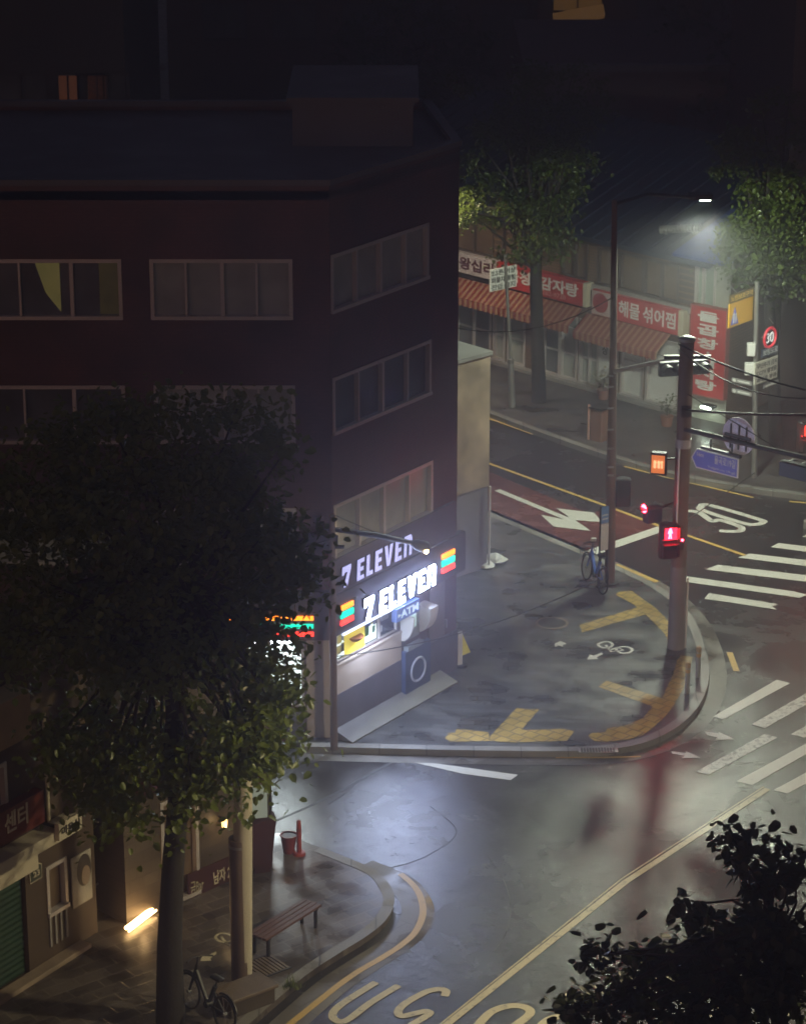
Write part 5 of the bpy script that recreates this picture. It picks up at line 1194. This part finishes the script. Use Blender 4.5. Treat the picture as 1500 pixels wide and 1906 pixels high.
# menu stand at the alley corner
P_ = G(492, 1622, KERB)
t = thing('menu_stand', 'dark maroon menu case with glass panel at the alley corner', 'display case', P_, R(15)); F_ = TM[t.name]
zq = V(0, 1533, P_.y).z; zr = V(0, 1470, P_.y).z; zs = V(0, 1424, P_.y).z
q = MB(F_); q.add([(-.26, -.1, .15), (.12, -.1, .1), (.24, -.1, zq), (-.26, -.1, zq - .1), (-.26, .2, .15), (.12, .2, .1), (.24, .2, zq), (-.26, .2, zq - .1)], [(0, 1, 2, 3), (7, 6, 5, 4), (0, 4, 5, 1), (1, 5, 6, 2), (2, 6, 7, 3), (3, 7, 4, 0)]); q.box(-.2, .1, -.05, .15, 0, .15); q.build('lower_case', m_maroon, t)
q = MB(F_); q.box(-.24, .08, -.03, .03, zq, zr); q.build('glass_panel', M('lit_glass', (.3, .34, .3), .15, emit=(.7, .9, .8), es=.12), t)
q = MB(F_); q.box(-.28, .1, -.06, .08, zr, zs, .01); q.build('top_panel', m_maroon, t)
q = MB(F_); q.tube([(.14, 0, .1), (.14, 0, zs), (.06, 0, zs + .06)], .018, 6); q.tube([(-.28, 0, .1), (-.28, 0, zs)], .018, 6); q.build('posts', m_dark, t)
# red bucket and red bollard
P_ = G(538, 1586, KERB)
t = thing('planter_bucket', 'dark red tapered bucket beside the red post', 'bucket', P_)
q = MB(); q.tube([P_, P_ + Vector((0, 0, .36))], [.11, .16], 18, cap=True); q.build('body', M('dull_red_plastic', (.25, .04, .03), .45), t)
q = MB(); q.torus(P_ + Vector((0, 0, .37)), .16, .018, (0, 0, 1), 20, 6); q.build('rim', MATS['dull_red_plastic'], t)
q = MB(); q.tube([P_ + Vector((0, 0, .361)), P_ + Vector((0, 0, .368))], .14, 18); q.build('soil', m_black, t)
P_ = G(557, 1590, KERB)
t = thing('bollard', 'slim red post standing alone at the alley mouth', 'bollard', P_)
q = MB(); q.tube([P_, P_ + Vector((0, 0, .05)), P_ + Vector((0, 0, .06)), P_ + Vector((0, 0, .7)), P_ + Vector((0, 0, .73))], [.13, .12, .05, .045, .03], 14); q.build('post', M('red_post', (.4, .06, .04), .5), t)
q = MB(); q.tube([P_ + Vector((0, 0, .5)), P_ + Vector((0, 0, .57))], .05, 14); q.build('band', M('red_band', (.28, .05, .04), .4), t)
# bench
B0 = G(487, 1778, KERB); B1 = G(575, 1722, KERB); bd_ = (B1 - B0); bl = bd_.length
t = thing('bench', 'brown slatted bench without a back on the wet pavement', 'bench', (B0 + B1) / 2, math.atan2(bd_.y, bd_.x)); F_ = TM[t.name]; hl_ = bl / 2 + .12
q = MB(F_)
for k in range(4): q.box(-hl_, hl_, -.21 + k * .11, -.115 + k * .11, .4, .445, .006)
q.build('seat', m_wood, t)
for sx in (-1, 1):
    for sy in (-1, 1): q = MB(F_); q.box(sx * (hl_ - .12) - .025, sx * (hl_ - .12) + .025, sy * .16 - .025, sy * .16 + .025, 0, .36); q.build('leg', m_dark, t)
q = MB(F_)
for sx in (-1, 1): q.box(sx * (hl_ - .12) - .03, sx * (hl_ - .12) + .03, -.2, .2, .361, .399)
q.build('crossbar', m_dark, t)
# concrete pole
CP = G(451, 1822, KERB); ct = V(443, 1000, CP.y)
t = thing('utility_pole', 'pale concrete utility pole rising into the big tree by the bench', 'utility pole', CP)
q = MB(); q.tube([CP, Vector((ct.x, CP.y, 4)), Vector((ct.x, CP.y, ct.z))], [.18, .16, .14], 20); q.build('pole', M('cream_concrete', (.55, .5, .38), .6, var=.15, vs=1.3, bump=.15), t)
q = MB(); zc = V(0, 1575, CP.y).z; q.tube([(CP.x - .01, CP.y, zc), (CP.x - .01, CP.y, zc + .05)], .182, 20); q.build('band', m_steel, t)
q = MB(); zc = V(0, 1560, CP.y).z; q.tube([(CP.x - .005, CP.y, KERB), (CP.x - .005, CP.y, zc)], [.186, .178], 20); q.build('sleeve', m_rust, t)
q = MB(); q.box(ct.x - .7, ct.x + .7, CP.y - .06, CP.y + .06, ct.z - .5, ct.z - .4); q.build('crossarm', m_dark, t)
# stone seat block
P_ = G(462, 1872, KERB)
t = thing('stone_block', 'low dark stone block at the foot of the pale concrete pole', 'stone block', P_, R(38)); F_ = TM[t.name]
q = MB(F_); q.box(-.5, .45, -.2, .32, 0, .3, .02); q.build('base', M('dark_stone', (.07, .055, .04), .7, var=.35, bump=.4), t)
q = MB(F_); q.box(-.54, .5, -.24, .36, .302, .36, .012); q.build('top_slab', M('brown_stone_top', (.15, .11, .075), .6, var=.3, bump=.4, vs=5), t)
P_ = G(495, 1800, KERB)
t = thing('tree_grate', 'slatted brown ground grate between the bench and the stone block', 'grate', P_, R(38)); F_ = TM[t.name]
q = MB(F_)
for k in range(9): q.box(-.34 + k * .075, -.29 + k * .075, -.3, .3, .008, .03)
q.build('slat', M('grate_brown', (.16, .12, .07), .5), t)
q = MB(F_); q.box(-.37, .34, -.33, -.301, .006, .03); q.box(-.37, .34, .301, .33, .006, .03); q.build('frame', m_dark, t)
def tuft(lbl, P_, n=60, r=.18, seed=1):
    rnd = random.Random(seed); q = MB()
    for _ in range(n):
        a_ = rnd.uniform(0, 6.28); b_ = P_ + Vector((r * rnd.gauss(0, .4), r * rnd.gauss(0, .4), 0)); o = Vector((math.cos(a_) * .5, math.sin(a_) * .5, 1)) * rnd.uniform(.06, .2); s_ = Vector((-math.sin(a_), math.cos(a_), 0)) * .012
        i = len(q.v); q.v += [b_ - s_, b_ + s_, b_ + o]; q.f.append((i, i + 1, i + 2))
    tag(q.build('weed_tuft', M('weed_green', (.13, .17, .04), .7), None, P_), lbl, 'weeds')
tuft('green weed tuft by the kerb beside the stone block', G(545, 1836, KERB), 90)

# ------------------------------------------------------------------ trees
TB = G(318, 1900, KERB)
def E3(u, v, Y, rx, ry, rz, n): return (V(u, v, Y), (rx, ry, rz), n)
Yt = TB.y
tree('street_tree', 'huge dark street tree on the left hiding much of the brick building', TB,
     [TB, V(316, 1760, Yt), V(322, 1620, Yt), V(335, 1450, Yt + .1), V(320, 1250, Yt + .2), V(310, 1050, Yt + .3)], [.26, .215, .19, .17, .14, .1],
     [E3(285, 1040, Yt + .3, 2.5, 2.0, 2.6, 88), E3(370, 1010, Yt + .2, 1.4, 1.6, 1.8, 26), E3(330, 870, Yt + .4, 2.3, 1.7, 1.2, 30), E3(130, 1090, Yt + .2, 2.0, 1.8, 2.0, 42), E3(330, 1290, Yt, 2.2, 1.9, 1.6, 38), E3(490, 1250, Yt - .2, .5, .8, .75, 8), E3(470, 1150, Yt, .65, 1.0, 1.0, 8),
      E3(185, 1410, Yt, .95, 1.2, .9, 18), E3(250, 1450, Yt, 1.2, 1.3, .9, 18), E3(410, 1400, Yt - .2, .9, 1.0, .8, 16), E3(470, 1385, Yt - .4, .5, .5, .55, 6), E3(480, 1030, Yt + .2, .55, .9, .9, 8), E3(60, 1000, Yt + .4, 1.4, 1.3, 1.7, 22)],
     m_leaf, m_bark, .15, per=72, cr=.5, seed=11)
T2 = G(1003, 748, KERB); Y2 = T2.y
tree('street_tree', 'tall green street tree with a bare dark trunk before the restaurant', T2,
     [T2, V(1000, 640, Y2), V(997, 520, Y2), V(1000, 400, Y2)], [.22, .2, .18, .12],
     [E3(985, 430, Y2, 1.1, 1.1, 1.5, 34), E3(1010, 340, Y2, 1.1, 1.1, 1.2, 24), E3(960, 300, Y2 + .5, 1.4, 1.4, 1.5, 34), E3(910, 380, Y2 + .4, .9, 1.0, .9, 16), E3(1040, 250, Y2 + .6, 1.2, 1.3, 1.4, 20), E3(985, 190, Y2 + 1, 2.4, 1.8, 1.6, 30)],
     m_leaf2, m_bark, .13, per=80, cr=.42, seed=5)
T3 = G(1432, 880, KERB)+Vector((.5, 2.5, 0)); Y3 = T3.y
tree('street_tree', 'lamp lit green street tree at the right edge above the far corner signs', T3,
     [T3, V(1440, 700, Y3), V(1430, 560, Y3), V(1420, 420, Y3)], [.2, .17, .15, .1],
     [E3(1418, 455, Y3 - 1.5, 1.05, 1.2, 1.15, 44), E3(1460, 500, Y3 - 1, .8, 1.0, 1.0, 22), E3(1366, 440, Y3 - 1.8, .4, .6, .4, 8), E3(1480, 380, Y3 - .5, 1.2, 1.2, 1.2, 26), E3(1440, 280, Y3, 1.9, 1.6, 1.5, 34)],
     m_leaf2, m_bark, .13, per=80, cr=.4, seed=6)
T4 = Vector((5.2, 30.5, 0)); Y4 = 30.5
tree('near_tree', 'black leafy tree top close to us in the lower right corner', T4,
     [T4, V(1470, 2000, Y4), V(1440, 1850, Y4), V(1430, 1700, Y4)], [.16, .13, .1, .05],
     [E3(1400, 1800, Y4, .85, .8, .55, 34), E3(1300, 1870, Y4, .9, .8, .4, 26), E3(1440, 1690, Y4, .42, .5, .5, 12), E3(1370, 1590, Y4, .25, .25, .25, 4), E3(1470, 1590, Y4 + .2, .3, .3, .3, 3), E3(1230, 1790, Y4, .3, .3, .3, 4), E3(1120, 1780, Y4, .12, .15, .22, 2), E3(1150, 1850, Y4, .35, .4, .3, 6), E3(1080, 1880, Y4, .22, .3, .18, 4), E3(1290, 1690, Y4, .15, .2, .3, 3), E3(1400, 1960, Y4, 1.8, 1.0, .9, 50), E3(1560, 1750, Y4, 1.0, .9, 1.2, 30)],
     m_leafd, m_bark, .17, per=34, cr=.26, seed=9)
for i, (u, v, Y, s, lbl) in enumerate(((760, 90, 104, 3.0, 'dark tree crown at the top behind the brick building roof'), (1300, 140, 100, 2.8, 'dark tree mass at the top between the warm lit eave and the lamp'), (1460, 110, 92, 3.4, 'nearly black tree in the upper right corner'))):
    c = V(u, v, Y); b = Vector((c.x, Y, 0))
    tree('background_tree', lbl, b, [b, Vector((c.x, Y, c.z * .6)), c], [.3, .22, .12], [(c, (s, s * .8, s * .8), 40), (c + Vector((s * .5, -.5, -s * .7)), (s * .8, s * .7, s * .7), 26)], m_leafd, m_bark, .3, per=40, cr=.8, seed=20 + i)

# ------------------------------------------------------------------ dark buildings behind
def block(lbl, x0, x1, y0, y1, z, mat, wins, roof=True):
    t = thing('background_building', lbl, 'building', ((x0 + x1) / 2, y0, 0))
    F_ = Matrix.Translation(Vector((x0, y0, 0))); q = MB(F_); hs_ = [h[:4] for h in wins]
    wall_holes(q, 0, x1 - x0, 0, z, hs_, .15); W_ = x1 - x0; D = y1 - y0
    q.quad((0, 0, 0), (0, 0, z), (0, D, z), (0, D, 0)); q.quad((W_, 0, 0), (W_, D, 0), (W_, D, z), (W_, 0, z)); q.quad((0, D, 0), (0, D, z), (W_, D, z), (W_, D, 0)); q.quad((0, 0, z), (W_, 0, z), (W_, D, z), (0, D, z))
    q.build('wall', mat, t)
    WW = Wall((x0, y0), (x1, y0))
    for h in wins: window(t, WW, h[:4], [(h[0] + h[1]) / 2], h[4], frm=m_dw)
    q = MB(F_); q.box(-.1, W_ + .1, -.1, .25, z + .002, z + .25); q.build('parapet', m_roof, t)
    return t
m_dw = M('dull_grey_wall', (.06, .057, .055), .8, var=.3, vs=.6); m_dw2 = M('dull_brown_wall', (.12, .085, .06), .8, var=.3, vs=.6)
def wrow(x0, n, w_, gap, z0, z1, mats): return [(x0 + k * (w_ + gap), x0 + k * (w_ + gap) + w_, z0, z1, mats[k % len(mats)]) for k in range(n)]
Yb = 84
a = V(108, 190, Yb); b_ = V(200, 138, Yb)
x0b = -26
block('dark building at the upper left with two dim orange windows', x0b, V(205, 0, Yb).x + .4, Yb, Yb + 12, V(0, -60, Yb).z, m_dw,
      [(a.x - x0b, (a.x + b_.x) / 2 - .12 - x0b, a.z, b_.z, m_orangewin), ((a.x + b_.x) / 2 + .12 - x0b, b_.x - x0b, a.z, b_.z, m_orangewin)] + wrow(8, 4, 1.6, 1.0, a.z, b_.z, [m_glass]) + wrow(8, 6, 1.6, 1.0, a.z - 3.2, b_.z - 3.2, [m_glass, m_glass2]))
Yc = 112
block('wide dark building across the top behind the trees', -9.8, 5.2, Yc, Yc + 12, V(0, -70, Yc).z, m_dw2, wrow(1.5, 5, 1.8, 1.1, 5, 6.5, [m_glass]) + wrow(1.5, 5, 1.8, 1.1, 8.2, 9.7, [m_glass]))
Yd = 108
x0 = V(1028, 0, Yd).x; xw = V(1122, 0, Yd).x
bd2 = block('building at the top with a dim warm lit eave', x0 - .6, xw + 14, Yd, Yd + 10, V(0, -80, Yd).z, m_dw2, [(.6, .6 + (xw - x0), V(0, 22, Yd).z, V(0, -40, Yd).z, M('warm_dim_window', (.3, .17, .06), .6, emit=(.8, .42, .1), es=.07, var=.4))] + wrow(4, 4, 1.6, 1, 6, 7.4, [m_glass]))
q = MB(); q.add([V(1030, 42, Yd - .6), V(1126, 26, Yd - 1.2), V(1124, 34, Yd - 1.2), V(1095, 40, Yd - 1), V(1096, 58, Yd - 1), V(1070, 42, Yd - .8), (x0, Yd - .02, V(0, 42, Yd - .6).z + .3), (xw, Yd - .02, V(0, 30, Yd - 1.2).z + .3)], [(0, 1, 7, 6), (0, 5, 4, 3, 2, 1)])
q.build('eave', M('glowing_eave', (.35, .2, .09), .7, emit=(.8, .42, .12), es=.09), bd2)  # eave emits by itself, standing in for warm light falling on it
block('tall dark building behind the restaurant roof', 4.2, 13.5, 92, 103, 7.3, M('dull_maroon_wall', (.1, .06, .055), .8, var=.3, vs=.6), wrow(.8, 4, 1.4, .8, 4.6, 6, [m_glass]))
block('dark building at the right edge beyond the far corner signs', 11.2, 24, 77, 92, 13, M('dull_dark_wall', (.09, .065, .06), .8, var=.3, vs=.6), wrow(.8, 4, 1.5, .9, 1.0, 2.6, [m_glass]) + wrow(.8, 4, 1.5, .9, 4.4, 5.8, [m_glass]))

# ------------------------------------------------------------------ street lamps outside the picture that light the street
def street_lamp(lbl, base, head, h, energy, color, spot=R(160), size=.3):
    t = thing('street_lamp', lbl, 'street lamp', base, 0, 'street lamps beyond the frame'); b = Vector(base)
    q = MB(); q.tube([b, b + Vector((0, 0, h * .6)), b + Vector((0, 0, h))], [.1, .08, .05], 12); q.build('pole', m_steel, t)
    hd = Vector((head[0], head[1], h + .25)); q = MB(); q.tube([b + Vector((0, 0, h)), b.lerp(hd, .5) + Vector((0, 0, h * .5 + .15)), hd], [.05, .045, .04], 8); q.build('arm', m_steel, t)
    q = MB(); q.box(hd.x - .3, hd.x + .3, hd.y - .15, hd.y + .15, hd.z - .08, hd.z + .1, .03); q.build('head', m_dark, t)
    q = MB(); q.box(hd.x - .22, hd.x + .22, hd.y - .11, hd.y + .11, hd.z - .12, hd.z - .082); q.build('lamp', m_lamp, t)
    lampobj('street_lamp_light', 'SPOT', hd + Vector((0, 0, -.18)), energy, color, t, (0, 0, 0), size=size, spot=spot, blend=.2)
street_lamp('steel street lamp below the lower edge of the picture', (8.4, 37.6, 0), (7.3, 38.6), 8.5, 3500, (1, .84, .5), R(170))
street_lamp('steel street lamp hidden behind the brick building', (-.6, 77.6, KERB), (.7, 76.6), 6.8, 950, (1, .8, .55))
street_lamp('steel street lamp right of the picture by the crossing', (16, 55, 0), (14.4, 56.5), 8.8, 1000, (1, .84, .66), R(160), 1.0)

# ------------------------------------------------------------------ night haze, also standing in for lens glare round the lamps
hz = MB(); hz.box(-156, 156, -16, 296, -1.2, 48)
hm = bpy.data.materials.new('haze'); hm.use_nodes = True; n = hm.node_tree
n.nodes.remove(n.nodes['Principled BSDF']); pv = n.nodes.new('ShaderNodeVolumePrincipled')
pv.inputs['Color'].default_value = (.88, .87, 1, 1); pv.inputs['Density'].default_value = .0078; pv.inputs['Anisotropy'].default_value = .76
n.links.new(pv.outputs[0], n.nodes['Material Output'].inputs['Volume'])
tag(hz.build('haze', hm), kind='stuff')
